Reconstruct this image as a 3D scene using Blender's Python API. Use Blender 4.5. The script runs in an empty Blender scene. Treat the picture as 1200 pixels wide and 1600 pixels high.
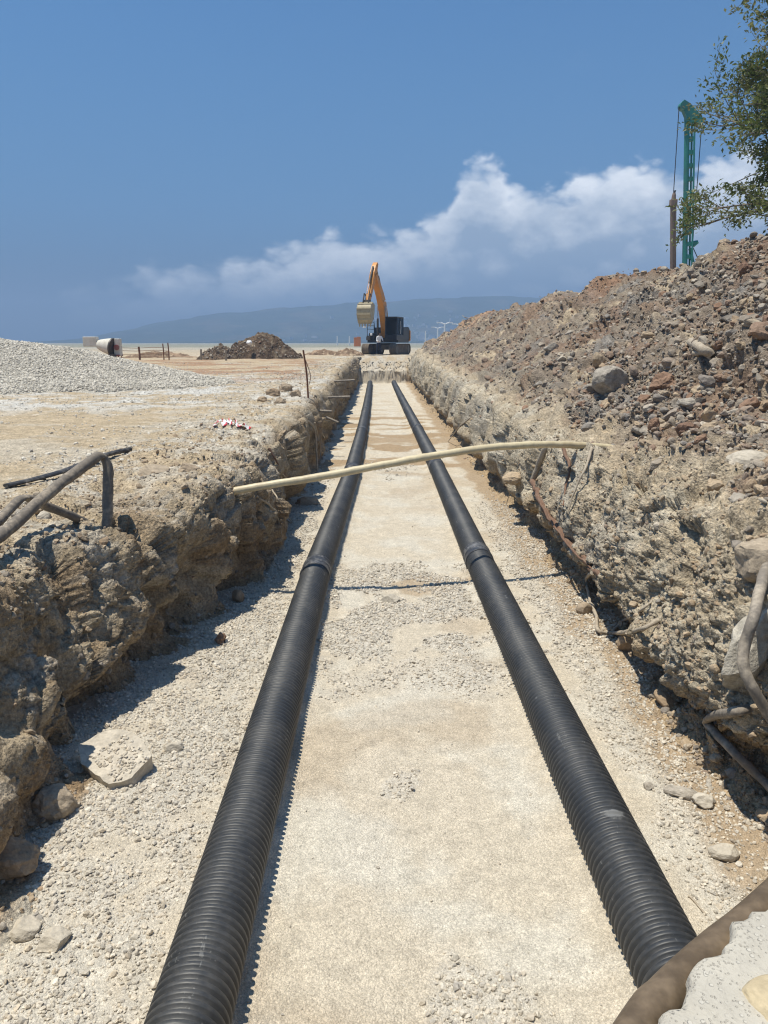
import bpy, bmesh, math, random
import numpy as np
from mathutils import Vector, Matrix, Euler, noise as mnoise

random.seed(7)
RNG = np.random.default_rng(11)
PI = math.pi
scene = bpy.context.scene
C = scene.collection

# ------------------------------------------------------------------ camera
CAMZ = 2.8
PITCH = math.atan(265 / 1155.0)
YAW = math.atan(9 / 1155.0)
HAZE = 0.0009                                         # density of the sea air
cam_data = bpy.data.cameras.new('camera')
cam_data.sensor_fit = 'VERTICAL'
cam_data.angle = 2 * math.atan(800 / 1155.0)
cam_data.clip_start = 0.05
cam_data.clip_end = 20000
cam = bpy.data.objects.new('camera', cam_data)
C.objects.link(cam)
cam.location = (0, 0, CAMZ)
cam.rotation_euler = (PI / 2 - PITCH, 0, -YAW)
scene.camera = cam

# ------------------------------------------------------------------ light
SUN_DIR = Vector((-0.27, -0.05, 1.0)).normalized()      # towards the sun
SUN_EL = math.asin(SUN_DIR.z)
SUN_AZ = math.atan2(SUN_DIR.x, SUN_DIR.y)
sun_data = bpy.data.lights.new('sun', 'SUN')
sun_data.energy = 5.0
sun_data.angle = math.radians(0.53)
sun_data.color = (1.0, 0.935, 0.81)
sun = bpy.data.objects.new('sun', sun_data)
C.objects.link(sun)
sun.rotation_euler = SUN_DIR.to_track_quat('Z', 'Y').to_euler()
sun.location = (0, 0, 60)

world = bpy.data.worlds.new('World')
scene.world = world
world.use_nodes = True


class NT:
    """small helper round a node tree"""
    def __init__(self, nt):
        self.nt = nt
        nt.nodes.clear()

    def n(self, kind, props=None, **ins):
        nd = self.nt.nodes.new(kind)
        for k, v in (props or {}).items():
            setattr(nd, k, v)
        for k, v in ins.items():
            key = int(k[1:]) if k[0] == 'i' and k[1:].isdigit() else k.replace('_', ' ')
            sock = nd.inputs[key]
            if hasattr(v, 'is_output') or isinstance(v, bpy.types.NodeSocket):
                self.nt.links.new(v, sock)
            else:
                sock.default_value = v
        return nd

    def m(self, op, a, b=None, c=None, clamp=False):
        nd = self.nt.nodes.new('ShaderNodeMath')
        nd.operation = op
        nd.use_clamp = clamp
        for i, v in enumerate((a, b, c)):
            if v is None:
                continue
            if isinstance(v, bpy.types.NodeSocket):
                self.nt.links.new(v, nd.inputs[i])
            else:
                nd.inputs[i].default_value = v
        return nd.outputs[0]

    def mix(self, f, a, b, blend='MIX'):
        nd = self.nt.nodes.new('ShaderNodeMix')
        nd.data_type = 'RGBA'
        nd.blend_type = blend
        for sock, v in ((nd.inputs[0], f), (nd.inputs[6], a), (nd.inputs[7], b)):
            if isinstance(v, bpy.types.NodeSocket):
                self.nt.links.new(v, sock)
            else:
                sock.default_value = v if sock.type == 'VALUE' else tuple(v) + (1,) * (4 - len(v))
        return nd.outputs[2]

    def rng(self, v, a, b, c=0.0, d=1.0, smooth=True):
        nd = self.nt.nodes.new('ShaderNodeMapRange')
        nd.interpolation_type = 'SMOOTHSTEP' if smooth else 'LINEAR'
        for i, x in enumerate((v, a, b, c, d)):
            if isinstance(x, bpy.types.NodeSocket):
                self.nt.links.new(x, nd.inputs[i])
            else:
                nd.inputs[i].default_value = x
        return nd.outputs[0]

    def noise(self, vec, scale, detail=4, rough=0.55, dist=0.0):
        nd = self.n('ShaderNodeTexNoise')
        if vec is not None:
            self.nt.links.new(vec, nd.inputs['Vector'])
        nd.inputs['Scale'].default_value = scale
        nd.inputs['Detail'].default_value = detail
        nd.inputs['Roughness'].default_value = rough
        nd.inputs['Distortion'].default_value = dist
        return nd.outputs['Fac']


def build_world():
    t = NT(world.node_tree)
    sky = t.n('ShaderNodeTexSky', dict(sky_type='NISHITA', sun_disc=False, sun_elevation=SUN_EL, sun_rotation=SUN_AZ,
                                       air_density=1.0, dust_density=1.0, ozone_density=2.0, altitude=0))
    tc = t.n('ShaderNodeTexCoord')
    sep = t.n('ShaderNodeSeparateXYZ', Vector=tc.outputs['Generated'])
    x, y, z = sep.outputs
    el = t.m('ARCSINE', z)
    el = t.m('MULTIPLY', el, 180 / PI)                      # degrees
    az = t.m('MULTIPLY', t.m('ARCTAN2', x, y), 180 / PI)
    # sea air: the blue sky turns slate blue down towards the horizon
    haze = t.rng(el, 34, -2, 0, 1)
    sky_c = t.mix(1.0, sky.outputs[0], (0.45, 0.85, 1.14), 'MULTIPLY')
    low = t.mix(t.rng(el, 0, 10), (0.70, 1.35, 2.35), (1.05, 2.35, 4.4))
    c = t.mix(haze, sky_c, low)
    # cumulus bank over the far shore; its top climbs towards the right
    fc = t.n('ShaderNodeFloatCurve', Value=t.rng(az, -40, 40, 0, 1, smooth=False))
    cv = fc.mapping.curves[0]
    tops = ((-40, 1.5), (-27, 2.6), (-20, 4.4), (-15.5, 5.6), (-9.4, 6.5), (-3.5, 7.9), (0, 8.4), (3, 9.1), (5, 10.4), (6.6, 12.4), (8.2, 12.8), (9.6, 11.3), (12.6, 11.3), (17, 12.2), (24, 12.4), (40, 10.5))
    cv.points[0].location = (0.0, tops[0][1] / 16)
    cv.points[1].location = (1.0, tops[-1][1] / 16)
    for a_, e_ in tops[1:-1]:
        cv.points.new((a_ + 40) / 80, e_ / 16)
    fc.mapping.update()
    top = t.m('ADD', t.m('MULTIPLY', fc.outputs[0], 16.0), t.rng(az, 60, 170, 0, -9.5))
    p = t.n('ShaderNodeCombineXYZ', X=t.m('MULTIPLY', az, 0.16), Y=t.m('MULTIPLY', el, 0.26), Z=0.37)
    n1 = t.noise(p.outputs[0], 1.5, 9, 0.58)
    wp = t.n('ShaderNodeVectorMath', dict(operation='ADD'))
    t.nt.links.new(p.outputs[0], wp.inputs[0])
    nn = t.n('ShaderNodeTexNoise', Vector=p.outputs[0], Scale=3.0, Detail=4.0)
    sc_ = t.n('ShaderNodeVectorMath', dict(operation='SCALE'), Scale=0.35)
    t.nt.links.new(nn.outputs['Color'], sc_.inputs[0])
    t.nt.links.new(sc_.outputs[0], wp.inputs[1])
    v1 = t.n('ShaderNodeTexVoronoi', dict(feature='SMOOTH_F1'), Vector=wp.outputs[0], Scale=2.3, Smoothness=0.35)
    v2 = t.n('ShaderNodeTexVoronoi', dict(feature='SMOOTH_F1'), Vector=wp.outputs[0], Scale=6.5, Smoothness=0.35)
    puff = t.m('ADD', t.m('MULTIPLY', v1.outputs['Distance'], -2.2), t.m('MULTIPLY', v2.outputs['Distance'], -0.9))
    e = t.m('SUBTRACT', top, el)                            # degrees below the nominal top
    e = t.m('ADD', e, t.m('ADD', puff, 1.35))
    e = t.m('ADD', e, t.m('MULTIPLY', t.m('SUBTRACT', n1, 0.5), 3.4))
    edge = t.rng(e, 0.0, t.rng(az, -24, 8, 3.0, 1.5))
    depth = t.rng(e, 0.4, 5.0, smooth=False)               # 0 at the rim, 1 in the grey base
    under = t.rng(el, 0.4, t.rng(az, -20, 16, 4.2, 7.5))
    n3 = t.noise(p.outputs[0], 4.2, 6, 0.6)
    shade = t.m('ADD', t.m('MULTIPLY', depth, 0.9), t.m('ADD', t.m('MULTIPLY', t.m('SUBTRACT', n3, 0.5), 0.8), t.m('MULTIPLY', t.m('SUBTRACT', v1.outputs['Distance'], 0.4), 0.8)), clamp=True)
    ccol = t.mix(shade, (10.5, 10.9, 11.4), (3.5, 4.5, 5.9))
    mask = t.m('MULTIPLY', t.m('MULTIPLY', edge, under), t.rng(az, -32, -4, 0.35, 0.93))
    c = t.mix(mask, c, ccol)
    # one faint high wisp
    q = t.n('ShaderNodeCombineXYZ', X=t.m('MULTIPLY', az, 0.05), Y=t.m('MULTIPLY', el, 0.11), Z=2.1)
    w = t.rng(t.noise(q.outputs[0], 1.0, 7, 0.62), 0.6, 0.85, 0, 0.22)
    c = t.mix(t.m('MULTIPLY', w, t.rng(el, 10, 22)), c, (5.0, 5.8, 7.0))
    bg = t.n('ShaderNodeBackground', Color=c, Strength=0.094)
    out = t.n('ShaderNodeOutputWorld', Surface=bg.outputs[0])


build_world()
vs = scene.view_settings
vs.view_transform = 'Standard'
vs.look = 'None'
vs.gamma = 1.0
vs.use_curve_mapping = False
vs.exposure = 0.22
scene.render.engine = 'CYCLES'
scene.cycles.use_denoising = True
scene.cycles.filter_width = 1.2
scene.cycles.max_bounces = 5
scene.cycles.diffuse_bounces = 3
scene.cycles.transparent_max_bounces = 8
scene.cycles.volume_bounces = 0

# ------------------------------------------------------------------ numeric noise


def _hash(ix, iy, iz, seed):
    h = (ix.astype(np.uint32) * np.uint32(374761393)) ^ (iy.astype(np.uint32) * np.uint32(668265263)) ^ \
        (iz.astype(np.uint32) * np.uint32(2246822519)) ^ np.uint32((seed * 3266489917) & 0xffffffff)
    h ^= h >> np.uint32(15)
    h *= np.uint32(2246822519)
    h ^= h >> np.uint32(13)
    h *= np.uint32(3266489917)
    h ^= h >> np.uint32(16)
    return h


_G = np.array([(1, 1, 0), (-1, 1, 0), (1, -1, 0), (-1, -1, 0), (1, 0, 1), (-1, 0, 1), (1, 0, -1), (-1, 0, -1),
               (0, 1, 1), (0, -1, 1), (0, 1, -1), (0, -1, -1), (1, 1, 0), (-1, 1, 0), (0, -1, 1), (0, -1, -1)], np.float32)


def perlin(p, seed=0):
    f = np.floor(p)
    i = f.astype(np.int64)
    d = (p - f).astype(np.float32)
    u = d * d * d * (d * (d * 6 - 15) + 10)
    out = 0
    for cx in (0, 1):
        wx = u[:, 0] if cx else 1 - u[:, 0]
        for cy in (0, 1):
            wy = u[:, 1] if cy else 1 - u[:, 1]
            for cz in (0, 1):
                wz = u[:, 2] if cz else 1 - u[:, 2]
                g = _G[(_hash(i[:, 0] + cx, i[:, 1] + cy, i[:, 2] + cz, seed) & np.uint32(15)).astype(np.int64)]
                out = out + wx * wy * wz * (g[:, 0] * (d[:, 0] - cx) + g[:, 1] * (d[:, 1] - cy) + g[:, 2] * (d[:, 2] - cz))
    return out


def fbm(p, octv=4, seed=0, gain=0.5):
    a, s, out = 1.0, 1.0, 0
    for k in range(octv):
        out = out + a * perlin(p * s, seed + k)
        a *= gain
        s *= 2.03
    return out


def cells(p, seed=0):
    """nearest feature point: F1, F2, three random values of the cell, offset to its point"""
    f = np.floor(p)
    i = f.astype(np.int64)
    d = (p - f).astype(np.float32)
    n = len(p)
    f1 = np.full(n, 9, np.float32)
    f2 = np.full(n, 9, np.float32)
    hid = np.zeros(n, np.uint32)
    off = np.zeros((n, 3), np.float32)
    for cx in (-1, 0, 1):
        for cy in (-1, 0, 1):
            for cz in (-1, 0, 1):
                h = _hash(i[:, 0] + cx, i[:, 1] + cy, i[:, 2] + cz, seed)
                ox = d[:, 0] - cx - (h & np.uint32(1023)).astype(np.float32) / 1023
                oy = d[:, 1] - cy - ((h >> np.uint32(10)) & np.uint32(1023)).astype(np.float32) / 1023
                oz = d[:, 2] - cz - ((h >> np.uint32(20)) & np.uint32(1023)).astype(np.float32) / 1023
                q = ox * ox + oy * oy + oz * oz
                near = q < f1
                f2 = np.where(near, f1, np.minimum(f2, q))
                f1 = np.where(near, q, f1)
                hid = np.where(near, h, hid)
                off[near] = np.stack((ox, oy, oz), 1)[near]
    h = hid * np.uint32(2654435761)
    h ^= h >> np.uint32(14)
    r = np.stack([((h >> np.uint32(k)) & np.uint32(255)).astype(np.float32) / 255 for k in (0, 8, 16)], 1)
    return np.sqrt(f1), np.sqrt(f2), r, off


def clods(p, size, seed, tilt=0.9, keep=1.0):
    """broken lumps: every cell is a tilted block of its own height, cracks between them; about -1..1"""
    q = p / size
    q = q + 0.22 * np.stack([perlin(q * 1.7, seed + 31), perlin(q * 1.7, seed + 32), perlin(q * 1.7, seed + 33)], 1)
    f1, f2, r, off = cells(q, seed)
    h = (r[:, 0] - 0.5) * 1.2
    h = h + tilt * (off[:, 0] * (r[:, 1] - 0.5) + off[:, 1] * (r[:, 2] - 0.5) + off[:, 2] * (r[:, 0] - 0.5)) * 2
    crack = np.clip((f2 - f1) / 0.16, 0, 1)
    h = h - 0.55 * (1 - crack) ** 2
    h = h - 0.5 * f1 * f1
    if keep < 1:
        h = h * np.clip((keep - r[:, 1]) * 8, 0, 1)
    return h


def facets(p, size, seed, tilt=1.0, crack=0.35):
    """broken earth: flat tilted faces that meet in sharp steps and thin cracks"""
    q = p / size
    q = q + 0.30 * np.stack([perlin(q * 1.3, seed + 31), perlin(q * 1.3, seed + 32), perlin(q * 1.3, seed + 33)], 1)
    f1, f2, r, off = cells(q, seed)
    h = (r[:, 0] - 0.5) * 0.9 + tilt * (off[:, 0] * (r[:, 1] - 0.5) + off[:, 1] * (r[:, 2] - 0.5) + off[:, 2] * (r[:, 0] - 0.5)) * 2.4
    return h - crack * (1 - np.clip((f2 - f1) / 0.09, 0, 1)) ** 2


def pebbles(p, size, seed, keep=0.6):
    """round stones half sunk into a surface, 0..1"""
    f1, f2, r, off = cells(p / size, seed)
    rad = 0.25 + 0.28 * r[:, 0]
    return np.sqrt(np.clip(1 - (f1 / rad) ** 2, 0, 1)) * rad * 1.9 * (r[:, 1] < keep), r


def sstep(x, a, b):
    t = np.clip((x - a) / (b - a), 0, 1)
    return t * t * (3 - 2 * t)


# ------------------------------------------------------------------ object helpers
def tag(o, label=None, cat=None, group=None, kind=None):
    if label:
        o['label'] = label
    if cat:
        o['category'] = cat
    if group:
        o['group'] = group
    if kind:
        o['kind'] = kind
    return o


def empty(name, loc=(0, 0, 0), rz=0.0, scale=1.0):
    o = bpy.data.objects.new(name, None)
    C.objects.link(o)
    o.location = loc
    o.rotation_euler = (0, 0, rz)
    o.scale = (scale,) * 3
    o.empty_display_size = 0.2
    return o


def link_mesh(name, me, mat=None, parent=None, loc=None):
    o = bpy.data.objects.new(name, me)
    C.objects.link(o)
    if mat is not None and len(me.materials) == 0:
        for mm in (mat if isinstance(mat, (list, tuple)) else [mat]):
            me.materials.append(mm)
    if parent is not None:
        o.parent = parent
    if loc is not None:
        o.location = loc
    return o


def mesh_np(name, V, F, smooth=True, col=None):
    """V (n,3), F (m,k) -> mesh"""
    me = bpy.data.meshes.new(name)
    k = F.shape[1]
    me.vertices.add(len(V))
    me.vertices.foreach_set('co', np.ascontiguousarray(V, np.float32).ravel())
    me.loops.add(F.size)
    me.loops.foreach_set('vertex_index', np.ascontiguousarray(F, np.int32).ravel())
    me.polygons.add(len(F))
    me.polygons.foreach_set('loop_start', np.arange(0, F.size, k, dtype=np.int32))
    me.polygons.foreach_set('use_smooth', np.full(len(F), smooth))
    me.update(calc_edges=True)
    me.validate()
    if col is not None:
        a = me.color_attributes.new('col', 'FLOAT_COLOR', 'POINT')
        a.data.foreach_set('color', np.concatenate([col, np.ones((len(col), 1))], 1).astype(np.float32).ravel())
    return me


def grid_faces(nr, nc):
    i = np.arange(nr * nc).reshape(nr, nc)
    return np.stack([i[:-1, :-1], i[:-1, 1:], i[1:, 1:], i[1:, :-1]], -1).reshape(-1, 4)


def bm_obj(name, bm, mat, parent=None, loc=None, smooth=False, autosmooth=None):
    bmesh.ops.recalc_face_normals(bm, faces=bm.faces[:])
    me = bpy.data.meshes.new(name)
    for f in bm.faces:
        f.smooth = smooth or autosmooth is not None
    if autosmooth is not None:
        for e in bm.edges:
            if len(e.link_faces) == 2 and e.calc_face_angle(0) > autosmooth:
                e.smooth = False
    bm.to_mesh(me)
    bm.free()
    return link_mesh(name, me, mat, parent, loc)


def add_box(bm, c, s, rot=None, bevel=0.0):
    m = Matrix.Translation(c) @ (rot.to_4x4() if rot is not None else Matrix.Identity(4)) @ Matrix.Diagonal((s[0], s[1], s[2], 1))
    r = bmesh.ops.create_cube(bm, size=1.0, matrix=m)
    if bevel:
        es = list({e for v in r['verts'] for e in v.link_edges})
        bmesh.ops.bevel(bm, geom=es, offset=bevel, segments=2, affect='EDGES', profile=0.6)
    return r


def frame_at(d):
    d = d.normalized()
    up = Vector((0, 0, 1)) if abs(d.z) < 0.95 else Vector((0, 1, 0))
    a = d.cross(up).normalized()
    return a, a.cross(d).normalized()


def add_tube(bm, pts, rad, seg=10, cap=True, squash=None):
    """tube through pts; rad a number or one per point; squash: per point flattening"""
    pts = [Vector(p) for p in pts]
    n = len(pts)
    rads = rad if isinstance(rad, (list, tuple)) else [rad] * n
    rings = []
    a = None
    for i, p in enumerate(pts):
        d = (pts[min(i + 1, n - 1)] - pts[max(i - 1, 0)]).normalized()
        if a is None:
            a, b = frame_at(d)
        else:
            a = (a - d * a.dot(d)).normalized()
            b = a.cross(d).normalized()
        sq = squash[i] if squash else 1.0
        rings.append([bm.verts.new(p + (a * math.cos(t) * rads[i] * (2 - sq) + b * math.sin(t) * rads[i] * sq)) for t in
                      [2 * PI * k / seg for k in range(seg)]])
    for r0, r1 in zip(rings, rings[1:]):
        for k in range(seg):
            bm.faces.new((r0[k], r0[(k + 1) % seg], r1[(k + 1) % seg], r1[k]))
    if cap:
        bm.faces.new(rings[0][::-1])
        bm.faces.new(rings[-1])


def spline(pts, n=8):
    """Catmull-Rom through pts"""
    P = [Vector(p) for p in pts]
    P = [P[0] * 2 - P[1]] + P + [P[-1] * 2 - P[-2]]
    out = []
    for i in range(1, len(P) - 2):
        for k in range(n):
            t = k / n
            a, b, c, d = P[i - 1], P[i], P[i + 1], P[i + 2]
            out.append(0.5 * ((2 * b) + (c - a) * t + (2 * a - 5 * b + 4 * c - d) * t * t + (3 * b - a - 3 * c + d) * t ** 3))
    out.append(P[-2])
    return out


def prism(bm, outline, axis, a, b):
    """extrude a 2-D outline; axis 'x': outline is (y,z), from x=a to x=b"""
    def pt(u, v, w):
        return {'x': (w, u, v), 'y': (u, w, v), 'z': (u, v, w)}[axis]
    A = [bm.verts.new(pt(u, v, a)) for u, v in outline]
    B = [bm.verts.new(pt(u, v, b)) for u, v in outline]
    n = len(outline)
    for i in range(n):
        bm.faces.new((A[i], A[(i + 1) % n], B[(i + 1) % n], B[i]))
    bm.faces.new(A[::-1])
    bm.faces.new(B)


def px_dir(px, py):
    u, v = px - 600.0, py - 800.0
    d = Vector((u, 1155.0 * math.cos(PITCH) - v * math.sin(PITCH), -1155.0 * math.sin(PITCH) - v * math.cos(PITCH)))
    return Matrix.Rotation(-YAW, 3, 'Z') @ d


def P(px, py, Y):
    """the point at distance Y along the trench that stands behind a given spot of the photograph"""
    d = px_dir(px, py)
    return Vector((0, 0, CAMZ)) + d * (Y / d.y)


# ------------------------------------------------------------------ materials
def new_mat(name):
    m = bpy.data.materials.new(name)
    m.use_nodes = True
    t = NT(m.node_tree)
    return m, t


def finish(t, color, rough=0.9, bump=None, bump_s=0.3, bump_d=0.01, metal=0.0, spec=0.3, alpha=None, extra=None):
    b = t.n('ShaderNodeBsdfPrincipled', Roughness=rough, Metallic=metal)
    b.inputs['Specular IOR Level'].default_value = spec
    if isinstance(color, bpy.types.NodeSocket):
        t.nt.links.new(color, b.inputs['Base Color'])
    else:
        b.inputs['Base Color'].default_value = tuple(color) + (1,)
    if bump is not None:
        bn = t.n('ShaderNodeBump', Strength=bump_s, Distance=bump_d, Height=bump)
        t.nt.links.new(bn.outputs[0], b.inputs['Normal'])
    for k, v in (extra or {}).items():
        b.inputs[k].default_value = v
    t.n('ShaderNodeOutputMaterial', Surface=b.outputs[0])
    return b


def soil_mat(name, fine=38.0, bump_d=0.02, contrast=0.35):
    m, t = new_mat(name)
    at = t.n('ShaderNodeAttribute', dict(attribute_name='col'))
    g = t.n('ShaderNodeNewGeometry')
    pos = g.outputs['Position']
    n1 = t.noise(pos, fine, 5, 0.65)
    n2 = t.noise(pos, fine * 0.21, 4, 0.6)
    n4 = t.noise(pos, fine * 4.2, 2, 0.6)
    k = t.rng(n1, 0.3, 0.7, 1 - contrast, 1 + contrast, smooth=False)
    k2 = t.rng(n2, 0.3, 0.7, 1 - contrast * 0.6, 1 + contrast * 0.6, smooth=False)
    k4 = t.rng(n4, 0.3, 0.7, 1 - contrast * 0.7, 1 + contrast * 0.7, smooth=False)
    c = t.mix(1.0, at.outputs['Color'], t.n('ShaderNodeCombineColor', Red=k, Green=k, Blue=k).outputs[0], 'MULTIPLY')
    kk = t.m('MULTIPLY', k2, k4)
    c = t.mix(1.0, c, t.n('ShaderNodeCombineColor', Red=kk, Green=kk, Blue=kk).outputs[0], 'MULTIPLY')
    vor = t.n('ShaderNodeTexVoronoi', dict(feature='F1'), Vector=pos, Scale=fine * 1.1)
    h = t.m('ADD', t.m('MULTIPLY', n1, 1.0), t.m('MULTIPLY', vor.outputs['Distance'], -0.5))
    h = t.m('ADD', h, t.m('MULTIPLY', n2, 1.6))
    h = t.m('ADD', h, t.m('MULTIPLY', n4, 0.3))
    finish(t, c, 0.95, h, 0.9, bump_d, spec=0.15)
    return m


def floor_mat(name):
    """rolled limestone fines: grains of many greys and creams"""
    m, t = new_mat(name)
    at = t.n('ShaderNodeAttribute', dict(attribute_name='col'))
    pos = t.n('ShaderNodeNewGeometry').outputs['Position']
    c = at.outputs['Color']
    hh = None
    for sc, amt in ((95, .15), (210, .20)):
        v = t.n('ShaderNodeTexVoronoi', dict(feature='F1'), Vector=pos, Scale=float(sc))
        r = t.n('ShaderNodeSeparateColor', Color=v.outputs['Color']).outputs[0]
        k = t.rng(r, 0, 1, 1 - amt, 1 + amt * .75, smooth=False)
        k = t.m('MULTIPLY', k, t.rng(v.outputs['Distance'], 0.25, 0.75, 1.05, 0.90))
        c = t.mix(1.0, c, t.n('ShaderNodeCombineColor', Red=k, Green=k, Blue=k).outputs[0], 'MULTIPLY')
        h1 = t.m('MULTIPLY', v.outputs['Distance'], -1.0 if sc < 100 else -.5)
        hh = h1 if hh is None else t.m('ADD', hh, h1)
    n2 = t.noise(pos, 9, 5, 0.6)
    n3 = t.noise(pos, 34, 3, 0.6)
    k = t.m('MULTIPLY', t.rng(n2, 0.3, 0.7, .90, 1.10, smooth=False), t.rng(n3, 0.3, 0.7, .90, 1.10, smooth=False))
    c = t.mix(1.0, c, t.n('ShaderNodeCombineColor', Red=k, Green=k, Blue=k).outputs[0], 'MULTIPLY')
    finish(t, c, 0.95, t.m('ADD', hh, t.m('MULTIPLY', n3, 1.2)), 0.8, 0.007, spec=0.15)
    return m


def stone_mat(name, cols, rand=0.25, bump_d=0.01, scale=14):
    """stones: the colour runs through cols by the stone's own random number"""
    m, t = new_mat(name)
    oi = t.n('ShaderNodeObjectInfo')
    tc = t.n('ShaderNodeTexCoord')
    ramp = t.n('ShaderNodeValToRGB', Fac=oi.outputs['Random'])
    el = ramp.color_ramp.elements
    while len(el) < len(cols):
        el.new(0.5)
    for i, c in enumerate(cols):
        el[i].position = i / max(1, len(cols) - 1)
        el[i].color = tuple(c) + (1,)
    g = t.n('ShaderNodeNewGeometry')
    n1 = t.noise(g.outputs['Position'], scale, 5, 0.65)
    n2 = t.noise(g.outputs['Position'], scale * 5, 3, 0.6)
    k = t.m('MULTIPLY', t.rng(n1, 0.3, 0.7, 1 - rand, 1 + rand, smooth=False), t.rng(n2, 0.3, 0.7, 1 - rand * 0.6, 1 + rand * 0.6, smooth=False))
    c = t.mix(1.0, ramp.outputs[0], t.n('ShaderNodeCombineColor', Red=k, Green=k, Blue=k).outputs[0], 'MULTIPLY')
    finish(t, c, 0.93, t.m('ADD', n1, t.m('MULTIPLY', n2, 0.4)), 0.7, bump_d, spec=0.2)
    return m


def plain_mat(name, col, rough=0.6, metal=0.0, dirt=None, dirt_amt=0.5, scale=6.0, spec=0.4, bump=0.0, scale_vec=None):
    """paint, plastic, wood: a colour with worn or dusty patches of a second colour"""
    m, t = new_mat(name)
    tc = t.n('ShaderNodeTexCoord')
    v = tc.outputs['Object']
    if scale_vec:
        v = t.n('ShaderNodeMapping', Vector=v, Scale=scale_vec).outputs[0]
    n1 = t.noise(v, scale, 6, 0.65)
    n2 = t.noise(v, scale * 7, 3, 0.6)
    f = t.rng(t.m('ADD', n1, t.m('MULTIPLY', t.m('SUBTRACT', n2, 0.5), 0.5)), 0.42, 0.75, 0, dirt_amt)
    c = t.mix(f, col, dirt or tuple(x * 0.6 for x in col))
    k = t.rng(n2, 0.3, 0.7, 0.86, 1.12, smooth=False)
    c = t.mix(1.0, c, t.n('ShaderNodeCombineColor', Red=k, Green=k, Blue=k).outputs[0], 'MULTIPLY')
    finish(t, c, rough, t.m('ADD', n1, n2) if bump else None, 0.6, bump or 0.01, metal, spec)
    return m


M_soil = soil_mat('dry_soil', 38.0, 0.03, 0.42)
M_floor = floor_mat('limestone_fines')
M_gravel = stone_mat('crushed_limestone', [(.43, .39, .32), (.60, .54, .44), (.48, .415, .325), (.64, .585, .49), (.35, .32, .275), (.55, .47, .355)])
M_heap_gravel = stone_mat('pale_crushed_stone', [(.53, .49, .415), (.67, .62, .52), (.45, .415, .35), (.60, .55, .46), (.37, .34, .29)])
M_rubble = stone_mat('spoil_stones', [(.24, .20, .155), (.33, .28, .22), (.17, .148, .125), (.46, .40, .315), (.23, .21, .185), (.25, .18, .13), (.29, .25, .205)])
M_clod = stone_mat('dry_clay_clods', [(.33, .26, .18), (.40, .31, .21), (.30, .22, .145), (.38, .32, .24)])
M_red = stone_mat('red_clay_clods', [(.235, .145, .095), (.28, .18, .12), (.185, .115, .08), (.30, .215, .155)])
M_grey_rock = stone_mat('grey_boulder', [(.33, .295, .245), (.36, .32, .265)], 0.35, 0.03, 9)
M_pale_rock = stone_mat('pale_limestone', [(.46, .41, .33), (.50, .45, .37)], 0.22, 0.02, 8)
M_concrete = stone_mat('broken_concrete', [(.40, .365, .30), (.43, .39, .325)], 0.35, 0.03, 9)

# ------------------------------------------------------------------ terrain
def make_rows(y0, y1):
    ys = [y0]
    while ys[-1] < y1:
        y = ys[-1]
        d = min(max(y * y / 1800.0, 0.012), 0.16)
        if y < 2.0:
            d = 0.03
        if 52.0 < y < 54.6:
            d = 0.05
        ys.append(y + d)
    return np.array(ys)


YS = make_rows(0.7, 60.0)
NR = len(YS)
DY = np.gradient(YS)


def res(y, size):
    """fades relief out where the rows of the sheet are too far apart to carry it"""
    return np.clip(size / (2.6 * np.interp(y, YS, DY)) - 0.35, 0, 1)


def zg(y):
    return 1.40 + 0.42 * sstep(y, 9, 46)


def trench_open(y):
    """1 inside the trench, 0 beyond its two ends"""
    return sstep(y, 0.95, 1.15) * (1 - 0.5 * sstep(y, 52.4, 52.75) - 0.5 * sstep(y, 52.7, 54.6))


def p3(x, y, z=0.0):
    x = np.asarray(x, np.float32)
    return np.stack([x, np.asarray(y, np.float32) + 0 * x, np.asarray(z, np.float32) + 0 * x], 1)


def ground_z(x, y):
    p = p3(x, y)
    h = 0.05 * fbm(p / 3.1, 3, 5) + 0.018 * fbm(p / 0.45, 3, 9)
    near = 1 - sstep(np.abs(y), 26, 40)
    pb, r = pebbles(p, 0.075, 3, 0.35)
    return zg(y) + h + near * 0.018 * pb + near * 0.006 * fbm(p / 0.06, 2, 15)


TAN = np.array((.47, .375, .25))
PALE = np.array((.50, .44, .345))
REDB = np.array((.34, .20, .115))
DAMP = np.array((.36, .255, .15))


def lerp(a, b, w):
    return a + (b - a) * np.asarray(w)[:, None]


def ground_col(x, y):
    p = p3(x, y)
    n = fbm(p / 2.2, 4, 21)
    n2 = fbm(p / 0.5, 4, 25)
    c = np.tile(TAN, (len(x), 1))
    c = lerp(c, PALE, sstep(n + 0.5 * n2, -0.05, 0.5) * 0.8)
    # white stone spilt round the gravel heap and along the lip of the trench
    d = np.hypot((x + 9.5) / 1.3, y - 22.5)
    c = lerp(c, np.array((.57, .55, .50)), sstep(n2 + n, -0.3, 0.3) * sstep(d, 9.5, 6.0) * 0.9)
    c = lerp(c, np.array((.50, .46, .385)), sstep(n2, -0.2, 0.3) * sstep(x, -4.4, -3.0) * 0.7)
    # bare red brown earth further back
    w = sstep(n * 0.9 + fbm(p3(x / 3.0, y / 1.1) / 1.4, 3, 61) * 0.9, -0.12, 0.22) * sstep(y, 22, 27) * sstep(y, 50, 42) * sstep(x, -22, -14) * sstep(x, -1.6, -3.6)
    c = lerp(c, REDB, w * 0.85)
    # grey white hard standing towards the sea
    c = lerp(c, np.array((.37, .345, .285)), sstep(y + 12 * n, 66, 100) * 0.85)
    c = lerp(c, np.array((.21, .215, .165)), sstep(y + 25 * n, 120, 170) * 0.8)
    return np.clip(c * (1 + 0.10 * n2)[:, None], 0.02, 0.9)


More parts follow.
